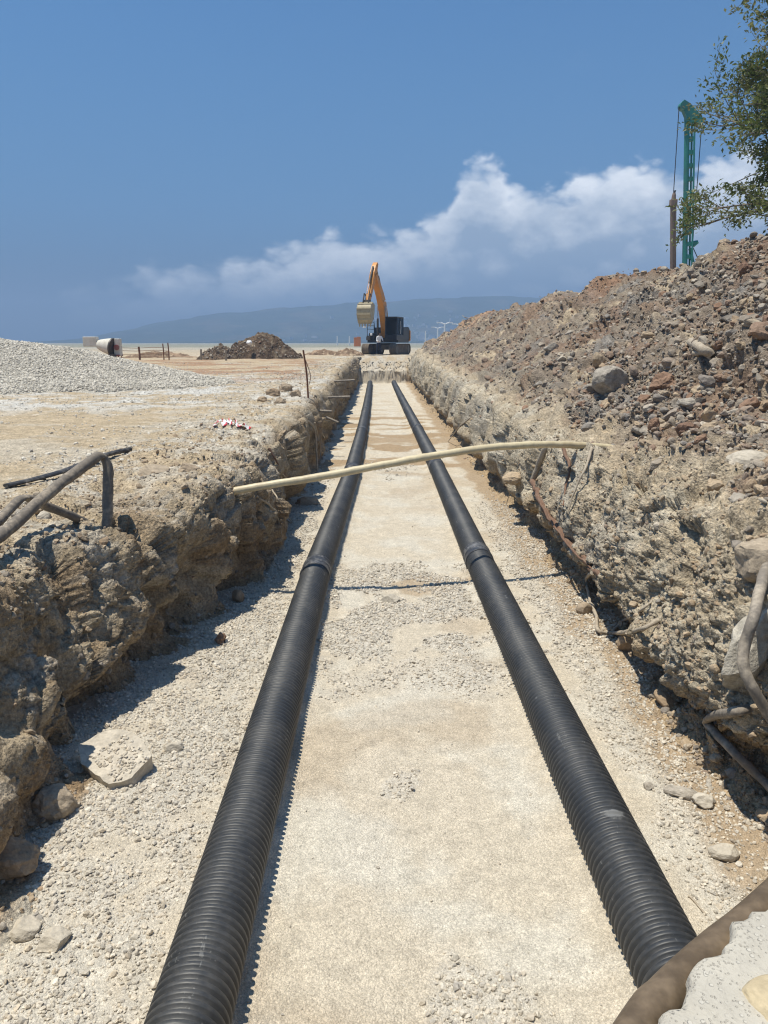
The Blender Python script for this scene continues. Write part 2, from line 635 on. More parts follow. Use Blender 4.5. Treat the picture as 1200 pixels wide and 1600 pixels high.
def profile(ctrl, n):
    pts = np.array([(p.x, p.z) for p in spline([(a, 0, b) for a, b in ctrl], 24)])
    s = np.concatenate([[0], np.cumsum(np.hypot(*np.diff(pts, axis=0).T))])
    u = np.linspace(0, s[-1], n)
    return np.stack([np.interp(u, s, pts[:, 0]), np.interp(u, s, pts[:, 1])], 1)


def sweep(A, B, w):
    """profile per row, blended from A to B by w -> X, Z (rows, cols)"""
    G = A[None] * (1 - w[:, None, None]) + B[None] * w[:, None, None]
    return G[..., 0].copy(), G[..., 1].copy()


def in_plane_normals(X, Z):
    tx = np.gradient(X, axis=1)
    tz = np.gradient(Z, axis=1)
    l = np.hypot(tx, tz) + 1e-9
    return -tz / l, tx / l


# --- left side: open ground, lip and wall
nL = 270
LA = profile([(-4.2, 1.40), (-3.7, 1.40), (-3.2, 1.40), (-2.85, 1.39), (-2.58, 1.36), (-2.42, 1.26), (-2.35, 1.06), (-2.32, 0.84), (-2.22, 0.66), (-2.05, 0.48), (-1.98, 0.28), (-2.0, 0.14),
              (-1.86, 0.04), (-1.70, -0.02), (-1.5, -0.06)], nL)
LM = profile([(-4.2, 1.40), (-3.7, 1.40), (-3.2, 1.40), (-2.75, 1.36), (-2.4, 1.30), (-2.08, 1.20), (-1.92, 1.02), (-1.87, 0.82), (-1.85, 0.62), (-1.86, 0.42), (-1.90, 0.25), (-1.90, 0.12),
              (-1.76, 0.03), (-1.55, -0.02), (-1.35, -0.06)], nL)
LB = profile([(-4.2, 1.40), (-3.4, 1.40), (-2.6, 1.40), (-1.95, 1.40), (-1.72, 1.37), (-1.55, 1.26), (-1.46, 1.02), (-1.42, 0.78), (-1.43, 0.54), (-1.46, 0.32),
              (-1.42, 0.08), (-1.28, -0.02), (-1.1, -0.06)], nL)
wL = sstep(YS, 6.0, 8.3)
wA = sstep(YS, 4.7, 6.4)
wL = sstep(YS, 6.8, 7.9)
X1, Z1 = sweep(LA, LM, wA)
LX = X1 * (1 - wL[:, None]) + LB[None, :, 0] * wL[:, None]
LZ = Z1 * (1 - wL[:, None]) + LB[None, :, 1] * wL[:, None]
LY = np.repeat(YS[:, None], nL, 1)
swayL = (0.10 * fbm(p3(YS * 0 + 3, YS / 2.3), 3, 71) + 0.05 * fbm(p3(YS * 0 + 8, YS / 0.7), 2, 77)) * sstep(YS, 3, 9)
fadeL = sstep(LX, -4.0, -2.6)
LX += swayL[:, None] * fadeL
nx, nz = in_plane_normals(LX, LZ)
LZ = LZ * (zg(YS) / 1.40)[:, None]
xs, ys_, zs = LX.ravel(), LY.ravel(), LZ.ravel()
pw = p3(xs, ys_, zs)
steep = np.clip(np.abs(nx.ravel()) * 1.3, 0, 1)
onwall = sstep(xs, -4.1, -2.9) if False else np.clip(fadeL.ravel(), 0, 1)
foot = sstep(zs, -0.05, 0.10)
gz = ground_z(xs, ys_) - zg(ys_)
pv = pw * np.array((1, 1, 0.45), np.float32)            # drawn out downwards, as a bucket leaves it
pv2 = pw * np.array((1, 1, 0.35), np.float32)
d = 0.15 * fbm(pw / 1.2, 3, 101) + 0.15 * facets(pv, 0.75, 103) * res(ys_, .6) + 0.06 * facets(pw, 0.26, 105) * res(ys_, .22) + 0.022 * clods(pw, 0.10, 107) * res(ys_, .1) \
    + 0.010 * clods(pw, 0.04, 109) * res(ys_, .04) + 0.008 * fbm(pw / 0.03, 2, 113) * res(ys_, .03) \
    + 0.016 * np.abs(fbm(pv2 / 0.075, 3, 111)) * steep * res(ys_, .08) * sstep(fbm(pw / .6, 2, 117), -0.1, 0.2)
cav = fbm(pw / 0.75, 2, 133)
d = d - 0.28 * sstep(cav, 0.05, 0.45) * steep * sstep(zs, 1.0, 0.5) - 0.14 * np.exp(-((zs - 0.2) / 0.18) ** 2) * sstep(cav, -0.4, 0.1)
lip = 0.32 + 0.68 * steep
amp = onwall * lip * (0.15 + 0.85 * foot) * (1 - 0.45 * sstep(ys_, 5.0, 4.0))
LXd = xs + nx.ravel() * d * amp
LZd = zs + nz.ravel() * d * amp + gz * (1 - steep) * (zs > 1.0)
op = trench_open(ys_)
gzf = ground_z(xs, ys_)
LZd = LZd * op + (1 - op) * gzf
LV = np.stack([LXd, ys_, LZd], 1)
n_a, n_b = fbm(pw / 0.6, 4, 141), fbm(pw / 0.12, 3, 145)
wc = np.tile(np.array((.36, .285, .19)), (len(xs), 1))
wc = lerp(wc, np.array((.43, .355, .25)), sstep(n_a, -0.1, 0.4))
wc = lerp(wc, np.array((.29, .21, .13)), sstep(fbm(pw / 0.9, 3, 149), 0.05, 0.4) * 0.8)
wc = lerp(wc, np.array((.44, .40, .33)), sstep(-n_a + 0.5 * n_b, 0.1, 0.5) * 0.6)
wc = lerp(wc, np.array((.33, .225, .125)), sstep(zs + 0.25 * n_a, 0.5, 0.15) * 0.6)
wc = lerp(wc, np.array((.50, .455, .37)), sstep(zs, 0.06, 0.0))      # ochre towards the foot, pale gravel tone at the very bottom
wc = wc * (1 + 0.16 * n_b)[:, None]
gcol = ground_col(xs, ys_)
wg = sstep(zs / zg(ys_), 0.90, 0.985) * np.clip(1.3 - steep, 0, 1)
LC = lerp(wc, gcol, wg)
LC = lerp(LC, gcol, 1 - op)
F_L = grid_faces(NR, nL)
wall_l = link_mesh('trench_wall', mesh_np('trench_wall', LV, F_L, True, LC), M_soil)
tag(wall_l, 'rough shaded earth wall along the side of the trench with the open ground', kind='structure')

nG = 210
gxs = -4.2 - (np.linspace(0, 1, nG) ** 2.6) * 90.0
GX = np.repeat(gxs[None, ::-1], NR, 0).ravel()
GY = np.repeat(YS[:, None], nG, 1).ravel()
GZ = ground_z(GX, GY)
g_o = link_mesh('ground', mesh_np('ground', np.stack([GX, GY, GZ], 1), grid_faces(NR, nG), True, ground_col(GX, GY)), M_soil)
tag(g_o, kind='structure')

# --- floor
nF = 230
fx = np.linspace(-2.45, 2.75, nF)
FX = np.repeat(fx[None], NR, 0).ravel()
FY = np.repeat(YS[:, None], nF, 1).ravel()
pf = p3(FX, FY)


PIPE_L = [(-.765, 1.35), (-.735, 8.33), (-.555, 15.3), (-.50, 22.3), (-.49, 29.3), (-.50, 36.3), (-.52, 43.3), (-.54, 50.2)]
PIPE_R = [(1.265, 1.95), (1.25, 8.9), (1.27, 15.9), (1.23, 22.9), (1.18, 29.9), (1.13, 36.9), (1.09, 43.9), (1.06, 50.6)]


def bedding(x, y):
    """fines pushed up against the two pipes"""
    out_ = 0
    for k, J_ in enumerate((PIPE_L, PIPE_R)):
        xp = np.interp(y, [j[1] for j in J_], [j[0] for j in J_])
        dx = np.abs(x - xp)
        n_ = fbm(p3(x * 0 + 5 * k + np.sign(x - xp), y / 0.45), 3, 205)
        out_ = out_ + np.clip(0.055 + 0.06 * n_, 0, .1) * np.exp(-np.clip(dx - 0.13, 0, 9) / 0.055) * sstep(y, 1.2, 2)
    return out_


def gravel_mask(x, y):
    """where loose crushed stone lies on the trench floor, 0..1"""
    p = p3(x, y)
    n = fbm(p / 0.55, 4, 201)
    m = sstep(-x + 0.25 * n, 0.86, 1.08) * sstep(y, 19, 12) * (1 - 0.75 * sstep(n, 0.12, 0.35))
    m = np.maximum(m, sstep(x + 0.22 * n, 1.56, 1.78) * sstep(y, 15, 10) * (0.9 - 0.6 * sstep(n, 0.05, 0.3)))
    mid = sstep(y + 0.9 * n, 5.3, 6.8) * sstep(y + 0.5 * n, 9.5, 8.9) * sstep(n + 0.42 - 0.4 * np.abs(x - 0.0), -0.05, 0.22)
    m = np.maximum(m, mid)
    m = np.maximum(m, 0.9 * sstep(np.hypot((x - 0.52) / 1.5, y - 2.75) + 0.35 * n, 0.16, 0.06))
    m = np.maximum(m, 0.7 * sstep(np.hypot(x - 0.1, (y - 4.25)) + 0.4 * n, 0.14, 0.03))
    m = np.maximum(m, 0.6 * sstep(np.abs(y - 16.6) + 1.5 * n, 0.9, 0.3) * sstep(np.abs(x - 0.2), 0.9, 0.4))
    return np.clip(m, 0, 1)


gm = gravel_mask(FX, FY)
FZ = 0.022 * fbm(pf / 0.9, 3, 211) + 0.006 * fbm(pf / 0.11, 3, 213) + 0.0028 * fbm(pf / 0.03, 2, 217) + 0.012 * gm
FZ = FZ + bedding(FX, FY)
# soft cross ridges where loads were tipped
ridge = fbm(p3(FX / 6.0, FY / 1.6), 2, 219)
FZ = FZ + 0.035 * ridge * sstep(FY, 10, 17)
fo = trench_open(FY)
fn = fbm(pf / 0.8, 4, 223)
fn2 = fbm(pf / 0.13, 3, 227)
fc = np.tile(np.array((.575, .505, .395)), (len(FX), 1))
fc = lerp(fc, np.array((.60, .55, .455)), sstep(fn, -0.1, 0.4))
fc = lerp(fc, np.array((.54, .50, .425)), gm * 0.85)
dampn = fbm(p3(FX / 2.2, FY / 1.3), 3, 229)
dm = sstep(dampn, 0.10, 0.22) * sstep(FY, 14, 17.5) * sstep(FY, 33, 27) * 0.9
dm = np.maximum(dm, 0.8 * sstep(np.abs(FY - 21.6 + 0.6 * fn), 1.0, 0.6) * sstep(FX + 0.3 * fn, -1.2, -0.3))
dm = np.maximum(dm, sstep(np.hypot((FX - 0.75) / 1.0, (FY - 8.25) / 0.5) + 0.8 * fn, 0.45, 0.15) * 0.6)
dm = np.maximum(dm, sstep(FX + 0.18 * fn, 1.85, 2.02) * sstep(FY, 1, 4) * 0.8)       # ochre fines along the foot of the bank
dm = np.maximum(dm, sstep(fbm(pf / 1.4, 4, 231), 0.2, 0.5) * 0.28)
fc = lerp(fc, DAMP, dm)
fc = fc * (1 + 0.09 * fn2)[:, None]
FC = lerp(ground_col(FX, FY), fc, fo)
gzf = ground_z(FX, FY)
end_rough = (0.16 * clods(p3(FX, FY, gzf * fo), 0.4, 241) + 0.08 * clods(p3(FX, FY, FZ), 0.15, 243))
FYd = FY + end_rough * 1.8 * np.clip(1 - np.abs(FY - 53.3) / 1.0, 0, 1)
FZd = FZ * fo + gzf * (1 - fo) + end_rough * 0.9 * np.clip(1 - np.abs(FY - 53.3) / 1.1, 0, 1)
floor = link_mesh('trench_floor', mesh_np('trench_floor', np.stack([FX, FYd, FZd], 1), grid_faces(NR, nF), True, FC), M_floor)
tag(floor, kind='structure')

# --- right side: cut bank, then the spoil heap above it
nW, nM = 250, 430
RA = profile([(1.95, -0.06), (2.12, -0.03), (2.30, 0.04), (2.42, 0.16), (2.40, 0.30), (2.24, 0.42), (2.17, 0.62), (2.20, 0.92), (2.30, 1.26), (2.44, 1.48), (2.72, 1.60)], nW)
RB = profile([(1.95, -0.06), (2.12, -0.03), (2.30, 0.04), (2.42, 0.16), (2.40, 0.30), (2.28, 0.42), (2.24, 0.64), (2.27, 0.98), (2.34, 1.30), (2.46, 1.50), (2.72, 1.60)], nW)
MA = profile([(2.72, 1.60), (3.02, 1.72), (3.5, 2.06), (4.4, 2.76), (5.6, 3.52), (6.6, 4.10), (7.3, 4.42), (7.9, 4.53), (8.6, 4.40), (9.6, 3.8), (11, 2.8), (12.6, 1.75), (14.2, 1.2)], nM)
RX, RZ = sweep(np.concatenate([RA, MA[1:]]), np.concatenate([RB, MA[1:]]), sstep(YS, 5, 11))
nR = RX.shape[1]
RY = np.repeat(YS[:, None], nR, 1)
hz = np.repeat((zg(YS) - 1.40)[:, None], nR, 1)
RZ = RZ + hz * np.clip(RZ / 1.4, 0, 1) * (1 - 0.9 * sstep(RX, 2.8, 5.5) * sstep(RX, 12.5, 10))
sway = 0.10 * fbm(p3(YS * 0 + 13, YS / 2.1), 3, 301)
RX += sway[:, None] * sstep(RX, 1.9, 2.2) * sstep(RX, 5, 3)
nx, nz = in_plane_normals(RX, RZ)
xs, ys_, zs = RX.ravel(), RY.ravel(), RZ.ravel()
pw = p3(xs, ys_, zs)
isheap = sstep(xs + 0.3 * fbm(pw / 0.7, 3, 303), 2.48, 2.8)
foot = sstep(zs, -0.05, 0.12)
# the heap: rises and sinks along its length, ends short of the machine
big = 0.26 * sstep(ys_, 24, 14) * sstep(xs, 4.5, 6.5) + 0.36 * fbm(pw / 2.6, 3, 305) + 0.22 * fbm(pw / 1.0, 3, 307) + 0.16 * clods(pw, 0.95, 309, 0.7) * sstep(xs, 3.5, 5.5)
lump = 0.36 * np.exp(-(((ys_ - 23.0) / 1.7) ** 2 + ((xs - 7.3) / 1.3) ** 2)) + 0.36 * np.exp(-(((ys_ - 50.5) / 1.5) ** 2 + ((xs - 7.4) / 1.0) ** 2)) \
    + 0.10 * np.exp(-(((ys_ - 28.5) / 2.2) ** 2 + ((xs - 7.3) / 1.3) ** 2))
cl_a, cl_b, cl_c = clods(pw, 0.42, 311, 0.8), clods(pw, 0.17, 313), clods(pw, 0.07, 315)
pb1, pr1 = pebbles(pw, 0.16, 321, 0.45)
pb2, pr2 = pebbles(pw, 0.07, 323, 0.55)
heap_d = big + lump + 0.10 * cl_a * res(ys_, .45) + 0.045 * cl_b * res(ys_, .17) + 0.02 * cl_c * res(ys_, .07) + 0.075 * pb1 * res(ys_, .2) + 0.035 * pb2 * res(ys_, .09) + 0.007 * fbm(pw / 0.03, 2, 325)
pv = pw * np.array((1, 1, 0.5), np.float32)
wall_d = 0.12 * fbm(pw / 0.9, 3, 331) + 0.10 * facets(pw, 0.6, 333, 0.9, 0.2) * res(ys_, .5) + 0.032 * facets(pw, 0.22, 335, 0.9, 0.2) * res(ys_, .19) + 0.028 * pebbles(pw, .09, 338, .6)[0] * res(ys_, .09) + 0.026 * clods(pw, 0.085, 337) * res(ys_, .085) \
    + 0.014 * clods(pw, 0.036, 339) * res(ys_, .036) + 0.010 * fbm(pw / 0.026, 2, 347) * res(ys_, .026) + 0.05 * fbm(pw * np.array((1, 1, .35), np.float32) / 0.25, 3, 345)
und = fbm(p3(xs * 0 + 2, ys_ / 1.3), 3, 343)
wall_d = wall_d - 0.16 * np.exp(-((zs - 0.2) / 0.15) ** 2) * sstep(und, 0.2, -0.2) + 0.10 * np.exp(-((zs - 0.5) / 0.12) ** 2) * sstep(und, 0.2, -0.2) + 0.05 * np.exp(-((zs - 0.75) / 0.25) ** 2) * sstep(und, -0.1, 0.4)
dd = (wall_d * (1 - isheap) + heap_d * isheap) * (0.1 + 0.9 * foot)
RXd = xs + nx.ravel() * dd
RZd = zs + nz.ravel() * dd
flat_r = ground_z(xs, ys_)
hf = 1 - sstep(ys_ + 0.6 * fbm(pw / 1.5, 3, 351), 57.0, 60.0)
hf = hf * (0.25 + 0.75 * sstep(ys_, -1.0, 0.9))
op = trench_open(ys_)
low = np.minimum(RZd, flat_r)
ext = np.maximum(RZd - flat_r, 0) * hf
RZd = (low * op + flat_r * (1 - op)) * (xs < 9) + np.minimum(RZd, flat_r) * (xs >= 9) + ext
RV = np.stack([RXd, ys_, RZd], 1)
ra, rb, rc_ = fbm(pw / 1.5, 4, 361), fbm(pw / 0.45, 4, 365), fbm(pw / 0.1, 3, 369)
hc = np.tile(np.array((.235, .19, .145)), (len(xs), 1))
hc = lerp(hc, np.array((.275, .235, .18)), sstep(rb, -0.1, 0.35))
hc = lerp(hc, np.array((.215, .20, .18)), sstep(-ra + 0.3 * rb, 0.1, 0.45) * 0.8)
redm = sstep(fbm(pw / 1.9, 4, 373) + 0.45 * rb, 0.0, 0.35)
hc = lerp(hc, np.array((.235, .15, .10)), redm * 0.65)
hc = lerp(hc, np.array((.25, .15, .095)), np.clip(lump * 2.6, 0, 0.75))
tanm = sstep(fbm(pw / 1.1, 4, 377) + 0.3 * rb, 0.25, 0.5)
hc = lerp(hc, np.array((.47, .38, .26)), tanm * 0.75)
hc = lerp(hc, np.array((.45, .37, .26)), sstep(xs + .45 * rb, 3.3, 2.65) * 0.85)
hc = lerp(hc, np.array((.45, .29, .18)), sstep(ys_, 44, 54) * sstep(zs, 2.2, 3.6) * sstep(ra, -0.2, 0.3) * 0.7)
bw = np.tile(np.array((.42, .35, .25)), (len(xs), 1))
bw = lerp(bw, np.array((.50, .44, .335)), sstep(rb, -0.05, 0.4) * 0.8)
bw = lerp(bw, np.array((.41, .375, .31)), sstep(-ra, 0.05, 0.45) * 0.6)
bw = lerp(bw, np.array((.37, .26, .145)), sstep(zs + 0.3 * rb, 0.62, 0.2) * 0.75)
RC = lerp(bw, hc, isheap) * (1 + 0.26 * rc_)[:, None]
# single stones in the face have their own tint
k1 = (pb1 > 0.05) * isheap
RC = np.where(k1[:, None] > 0.5, RC * (0.8 + 0.5 * pr1[:, 2:3]), RC)
RC = lerp(RC, ground_col(xs, ys_), (1 - op) * (1 - (ext > 0.02)))
RC = np.clip(RC, 0.02, 0.8)
iV = np.arange(NR * nR).reshape(NR, nR)


def sub_cols(a, b):
    idx = iV[:, a:b].ravel()
    return RV[idx], grid_faces(NR, b - a), RC[idx]


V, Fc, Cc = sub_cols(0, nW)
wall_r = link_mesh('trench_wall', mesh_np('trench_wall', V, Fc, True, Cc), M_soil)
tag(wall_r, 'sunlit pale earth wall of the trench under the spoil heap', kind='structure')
V, Fc, Cc = sub_cols(nW - 1, nR)
heap = link_mesh('spoil_heap', mesh_np('spoil_heap', V, Fc, True, Cc), M_soil)
tag(heap, 'long high heap of dug out brown and grey stony soil beside the trench', 'soil heap')

# --- the land out to the sea, and behind the camera
fy = np.concatenate([np.linspace(59.9, 120, 150), np.geomspace(121, 420, 120)])
ft = np.linspace(-1, 1, 240)
FGY = np.repeat(fy[:, None], len(ft), 1)
FGX = np.sign(ft)[None] * (np.abs(ft)[None] ** 1.6) * (FGY * 1.3 + 40)
zf = ground_z(FGX.ravel(), FGY.ravel()) - 0.25 * (1 - sstep(FGY.ravel(), 59.9, 60.6)) + 0.0
berm = 0.35 * sstep(fbm(p3(FGX.ravel() / 9, FGY.ravel() / 4), 3, 401), 0.0, 0.5) * sstep(FGY.ravel(), 72, 90) * sstep(FGY.ravel(), 150, 110)
fg = link_mesh('ground', mesh_np('ground', np.stack([FGX.ravel(), FGY.ravel(), zf + berm * 0.6], 1), grid_faces(len(fy), len(ft)), True,
                                 ground_col(FGX.ravel(), FGY.ravel())), M_soil)
tag(fg, kind='structure')
bx = np.linspace(-94.2, 60, 150)
by = np.linspace(-40, 0.75, 50)
BX, BY = np.meshgrid(bx, by)
bz = ground_z(BX.ravel(), BY.ravel()) - 0.06 * sstep(BY.ravel(), -0.4, 0.6)
tag(link_mesh('ground', mesh_np('ground', np.stack([BX.ravel(), BY.ravel(), bz], 1), grid_faces(50, 150), True, ground_col(BX.ravel(), BY.ravel())), M_soil), kind='structure')
bx = np.linspace(12.6, 130, 90)
by = np.linspace(0.6, 61, 60)
BX, BY = np.meshgrid(bx, by)
bz = ground_z(BX.ravel(), BY.ravel()) + 0.02
tag(link_mesh('ground', mesh_np('ground', np.stack([BX.ravel(), BY.ravel(), bz], 1), grid_faces(60, 90), True, ground_col(BX.ravel(), BY.ravel())), M_soil), kind='structure')

# sea, far shore and the mountain behind it
M_sea, t = new_mat('sea_water')
gpos = t.n('ShaderNodeNewGeometry').outputs['Position']
finish(t, (.03, .07, .10), 0.12, t.noise(gpos, 0.6, 4), 0.3, 0.15, spec=0.5)
sv = np.array([(-3300, 409, 0.4), (3300, 409, 0.4), (3300, 2250, 0.4), (-3300, 2250, 0.4)], float)
tag(link_mesh('sea', mesh_np('sea', sv, np.array([[0, 1, 2, 3]])), M_sea), kind='structure')

# ------------------------------------------------------------------ stones and gravel
def rock_mesh(name, seed, sub=2, planes=9, rough=0.12, squash=(1.0, 0.8, 0.6), smooth=False, mat=None):
    """a broken stone: a ball cut by random planes, then roughened; about unit half-length"""
    r = random.Random(seed)
    bm = bmesh.new()
    bmesh.ops.create_icosphere(bm, subdivisions=sub, radius=1.0)
    pl = []
    for k in range(planes):
        d = Vector((r.gauss(0, 1), r.gauss(0, 1), r.gauss(0, 1))).normalized()
        pl.append((d, r.uniform(0.55, 0.85)))
    o = Vector((r.uniform(0, 50), r.uniform(0, 50), r.uniform(0, 50)))
    for v in bm.verts:
        for d, h in pl:
            q = v.co.dot(d) - h
            if q > 0:
                v.co -= d * q * 0.96
        v.co *= 1 + rough * mnoise.noise(v.co * 2.0 + o) + rough * 0.5 * mnoise.noise(v.co * 5.0 + o)
        v.co.x *= squash[0]
        v.co.y *= squash[1]
        v.co.z *= squash[2]
    me = bpy.data.meshes.new(name)
    for f in bm.faces:
        f.smooth = smooth
    bm.to_mesh(me)
    bm.free()
    if mat:
        me.materials.append(mat)
    return me


def variants(name, mats, n, sub=1, **kw):
    """a library collection that is not part of the scene, for scatter work only"""
    col = bpy.data.collections.new(name)
    for i in range(n):
        r = random.Random(900 + i)
        me = rock_mesh(name, 40 + i, sub, planes=r.randint(6, 11), squash=(1, r.uniform(.65, .95), r.uniform(.45, .75)), mat=mats[i % len(mats)], **kw)
        col.objects.link(bpy.data.objects.new(name, me))
    return col


def scatter(name, pts, scl, col, label, parent=None, rot=None):
    n = len(pts)
    me = bpy.data.meshes.new(name)
    me.vertices.add(n)
    me.vertices.foreach_set('co', np.ascontiguousarray(pts, np.float32).ravel())
    a = me.attributes.new('scl', 'FLOAT', 'POINT')
    a.data.foreach_set('value', np.ascontiguousarray(scl, np.float32))
    a = me.attributes.new('rot', 'FLOAT_VECTOR', 'POINT')
    if rot is None:
        rot = np.stack([RNG.normal(0, 0.5, n), RNG.normal(0, 0.5, n), RNG.uniform(0, 2 * PI, n)], 1)
    a.data.foreach_set('vector', np.ascontiguousarray(rot, np.float32).ravel())
    a = me.attributes.new('pick', 'INT', 'POINT')
    a.data.foreach_set('value', RNG.integers(0, len(col.objects), n).astype(np.int32))
    o = link_mesh(name, me, None, parent)
    ng = bpy.data.node_groups.new('scatter', 'GeometryNodeTree')
    ng.interface.new_socket('Geometry', in_out='INPUT', socket_type='NodeSocketGeometry')
    ng.interface.new_socket('Geometry', in_out='OUTPUT', socket_type='NodeSocketGeometry')
    N, L = ng.nodes.new, ng.links.new
    gi, go = N('NodeGroupInput'), N('NodeGroupOutput')
    ci = N('GeometryNodeCollectionInfo')
    ci.inputs['Collection'].default_value = col
    ci.inputs['Separate Children'].default_value = True
    ci.inputs['Reset Children'].default_value = True
    ip = N('GeometryNodeInstanceOnPoints')
    ip.inputs['Pick Instance'].default_value = True

    def attr(nm, ty):
        q = N('GeometryNodeInputNamedAttribute')
        q.data_type = ty
        q.inputs['Name'].default_value = nm
        return q.outputs['Attribute']
    er = N('FunctionNodeEulerToRotation')
    L(attr('rot', 'FLOAT_VECTOR'), er.inputs[0])
    L(gi.outputs[0], ip.inputs['Points'])
    L(ci.outputs[0], ip.inputs['Instance'])
    L(attr('pick', 'INT'), ip.inputs['Instance Index'])
    L(er.outputs[0], ip.inputs['Rotation'])
    L(attr('scl', 'FLOAT'), ip.inputs['Scale'])
    L(ip.outputs[0], go.inputs[0])
    md = o.modifiers.new('scatter', 'NODES')
    md.node_group = ng
    tag(o, label, kind='stuff')
    return o


def on_grid(V, nr, nc, mask, n):
    """n random points on a (rows x cols) sheet, spread by area times mask (per vertex)"""
    G = V.reshape(nr, nc, 3)
    e1 = G[1:, :-1] - G[:-1, :-1]
    e2 = G[:-1, 1:] - G[:-1, :-1]
    nrm = np.cross(e2, e1)
    ar = np.linalg.norm(nrm, axis=2)
    w = (ar * mask.reshape(nr, nc)[:-1, :-1]).ravel()
    idx = RNG.choice(len(w), n, p=w / w.sum())
    r, c = np.divmod(idx, nc - 1)
    a, b = RNG.random((n, 1)), RNG.random((n, 1))
    p = G[r, c] + e1[r, c] * a + e2[r, c] * b
    nn = nrm[r, c] / (ar[r, c][:, None] + 1e-12)
    nn *= np.sign(nn[:, 2:3] + 1e-6)
    return p, nn


def in_view(p, m=40):
    """roughly inside the camera's field"""
    q = p - np.array((0, 0, CAMZ))
    ca, sa = math.cos(PITCH), math.sin(PITCH)
    dep = q[:, 1] * ca - q[:, 2] * sa
    up = q[:, 1] * sa + q[:, 2] * ca
    u = 600 + 1155 * q[:, 0] / dep
    v = 800 - 1155 * up / dep
    return (dep > 0.3) & (u > -m) & (u < 1200 + m) & (v > -m) & (v < 1600 + m), dep


GRAVEL_LIB = variants('gravel_piece', [M_gravel], 9, 1, rough=0.05)
HEAP_LIB = variants('pale_gravel_piece', [M_heap_gravel], 7, 1, rough=0.05)
RUBBLE_LIB = variants('rubble_piece', [M_rubble, M_rubble, M_rubble, M_rubble, M_clod, M_rubble, M_rubble, M_red, M_rubble], 18, 2, rough=0.2)
CLOD_LIB = variants('clod_piece', [M_clod, M_clod, M_clod, M_rubble], 8, 2, rough=0.2)


def size_law(n, a, b, k=2.0):
    """many small, few large, between a and b"""
    u = RNG.random(n)
    return (a ** -k + u * (b ** -k - a ** -k)) ** (-1 / k)


# crushed stone on the trench floor
def floor_z(x, y):
    p = p3(x, y)
    ridge_ = fbm(p3(x / 6.0, y / 1.6), 2, 219)
    return 0.022 * fbm(p / 0.9, 3, 211) + 0.006 * fbm(p / 0.11, 3, 213) + 0.012 * gravel_mask(x, y) + bedding(x, y) + 0.035 * ridge_ * sstep(y, 10, 17)


def floor_stones(n, y0, y1, a, b, k, sparse):
    x = RNG.uniform(-2.35, 2.5, n)
    y = RNG.uniform(y0, y1, n)
    g = gravel_mask(x, y)
    keep = RNG.random(n) < np.maximum(g, sparse)
    x, y = x[keep], y[keep]
    s = size_law(len(x), a, b, k)
    s = np.where(g[keep] < 0.15, s * 0.6, s)
    return np.stack([x, y, floor_z(x, y) + s * RNG.uniform(-0.05, 0.4, len(x))], 1), s


packs = [floor_stones(56000, 1.6, 6.5, 0.0085, 0.028, 2.6, 0.012), floor_stones(60000, 6.5, 13, 0.010, 0.03, 2.4, 0.012), floor_stones(26000, 13, 30, 0.014, 0.04, 2.2, 0.02),
         floor_stones(110000, 1.6, 9, 0.0022, 0.007, 2.2, 0.40)]
scatter('gravel', np.concatenate([a for a, b in packs]), np.concatenate([b for a, b in packs]), GRAVEL_LIB, 'loose grey and cream crushed stone lying on the trench floor')

# gravel along the lip and over the open ground on the left
n = 30000
x = -2.2 - RNG.random(n) ** 1.6 * 16
y = 5 + RNG.random(n) ** 1.2 * 34
nn = fbm(p3(x, y) / 1.6, 3, 501)
dh = np.hypot((x + 9.5) / 1.35, y - 22.5)
keep = RNG.random(n) < np.clip(sstep(nn, -0.05, 0.35) * 0.7 + sstep(x, -4.2, -3.0) * 0.6 + sstep(dh, 8.5, 5.5), 0.06, 1)
keep &= (y > 9.3) | (x < -2.9)
x, y = x[keep], y[keep]
s = size_law(len(x), 0.012, 0.05, 2.4)
scatter('gravel', np.stack([x, y, ground_z(x, y) + s * 0.2], 1), s, HEAP_LIB, 'white stones strewn over the open ground left of the trench')

# rubble on the heap and the banks
hmask = np.clip(isheap * (hf > 0.3) * (xs < 9.0), 0, 1) * sstep(ys_, 2.2, 3.2)
hp, hn = on_grid(RV, NR, nR, hmask * (1 + 6 * sstep(ys_, 22, 6)) * (0.12 + 0.88 * sstep(xs + 0.4 * rb, 2.7, 3.3)) * (0.35 + 0.9 * sstep(fbm(pw / .8, 3, 511), -.25, .3)), 60000)
hs = size_law(len(hp), 0.018, 0.15, 2.15)
ok, dep = in_view(hp)
hp, hn, hs, dep = hp[ok], hn[ok], hs[ok], dep[ok]
order = np.argsort(-hs / dep)
NBIG = 225
big_i, rest_i = order[:NBIG], order[NBIG:]
scatter('rubble', hp[rest_i] + hn[rest_i] * (hs[rest_i] * 0.15)[:, None], hs[rest_i], RUBBLE_LIB, 'small stones and crumbled soil covering the slope of the spoil heap')
STONES = [rock_mesh('stone', 300 + i, 3, planes=10 + i % 4, rough=0.14, squash=(1, .6 + .05 * i, .5 + .03 * i), smooth=False, mat=M_rubble) for i in range(7)]
REDS = [rock_mesh('clay_clod', 330 + i, 3, planes=6, rough=0.32, squash=(1, .8, .7), mat=M_red) for i in range(4)]
CLODS = [rock_mesh('soil_clod', 360 + i, 3, planes=7, rough=0.26, squash=(1, .85, .65), mat=M_clod) for i in range(4)]
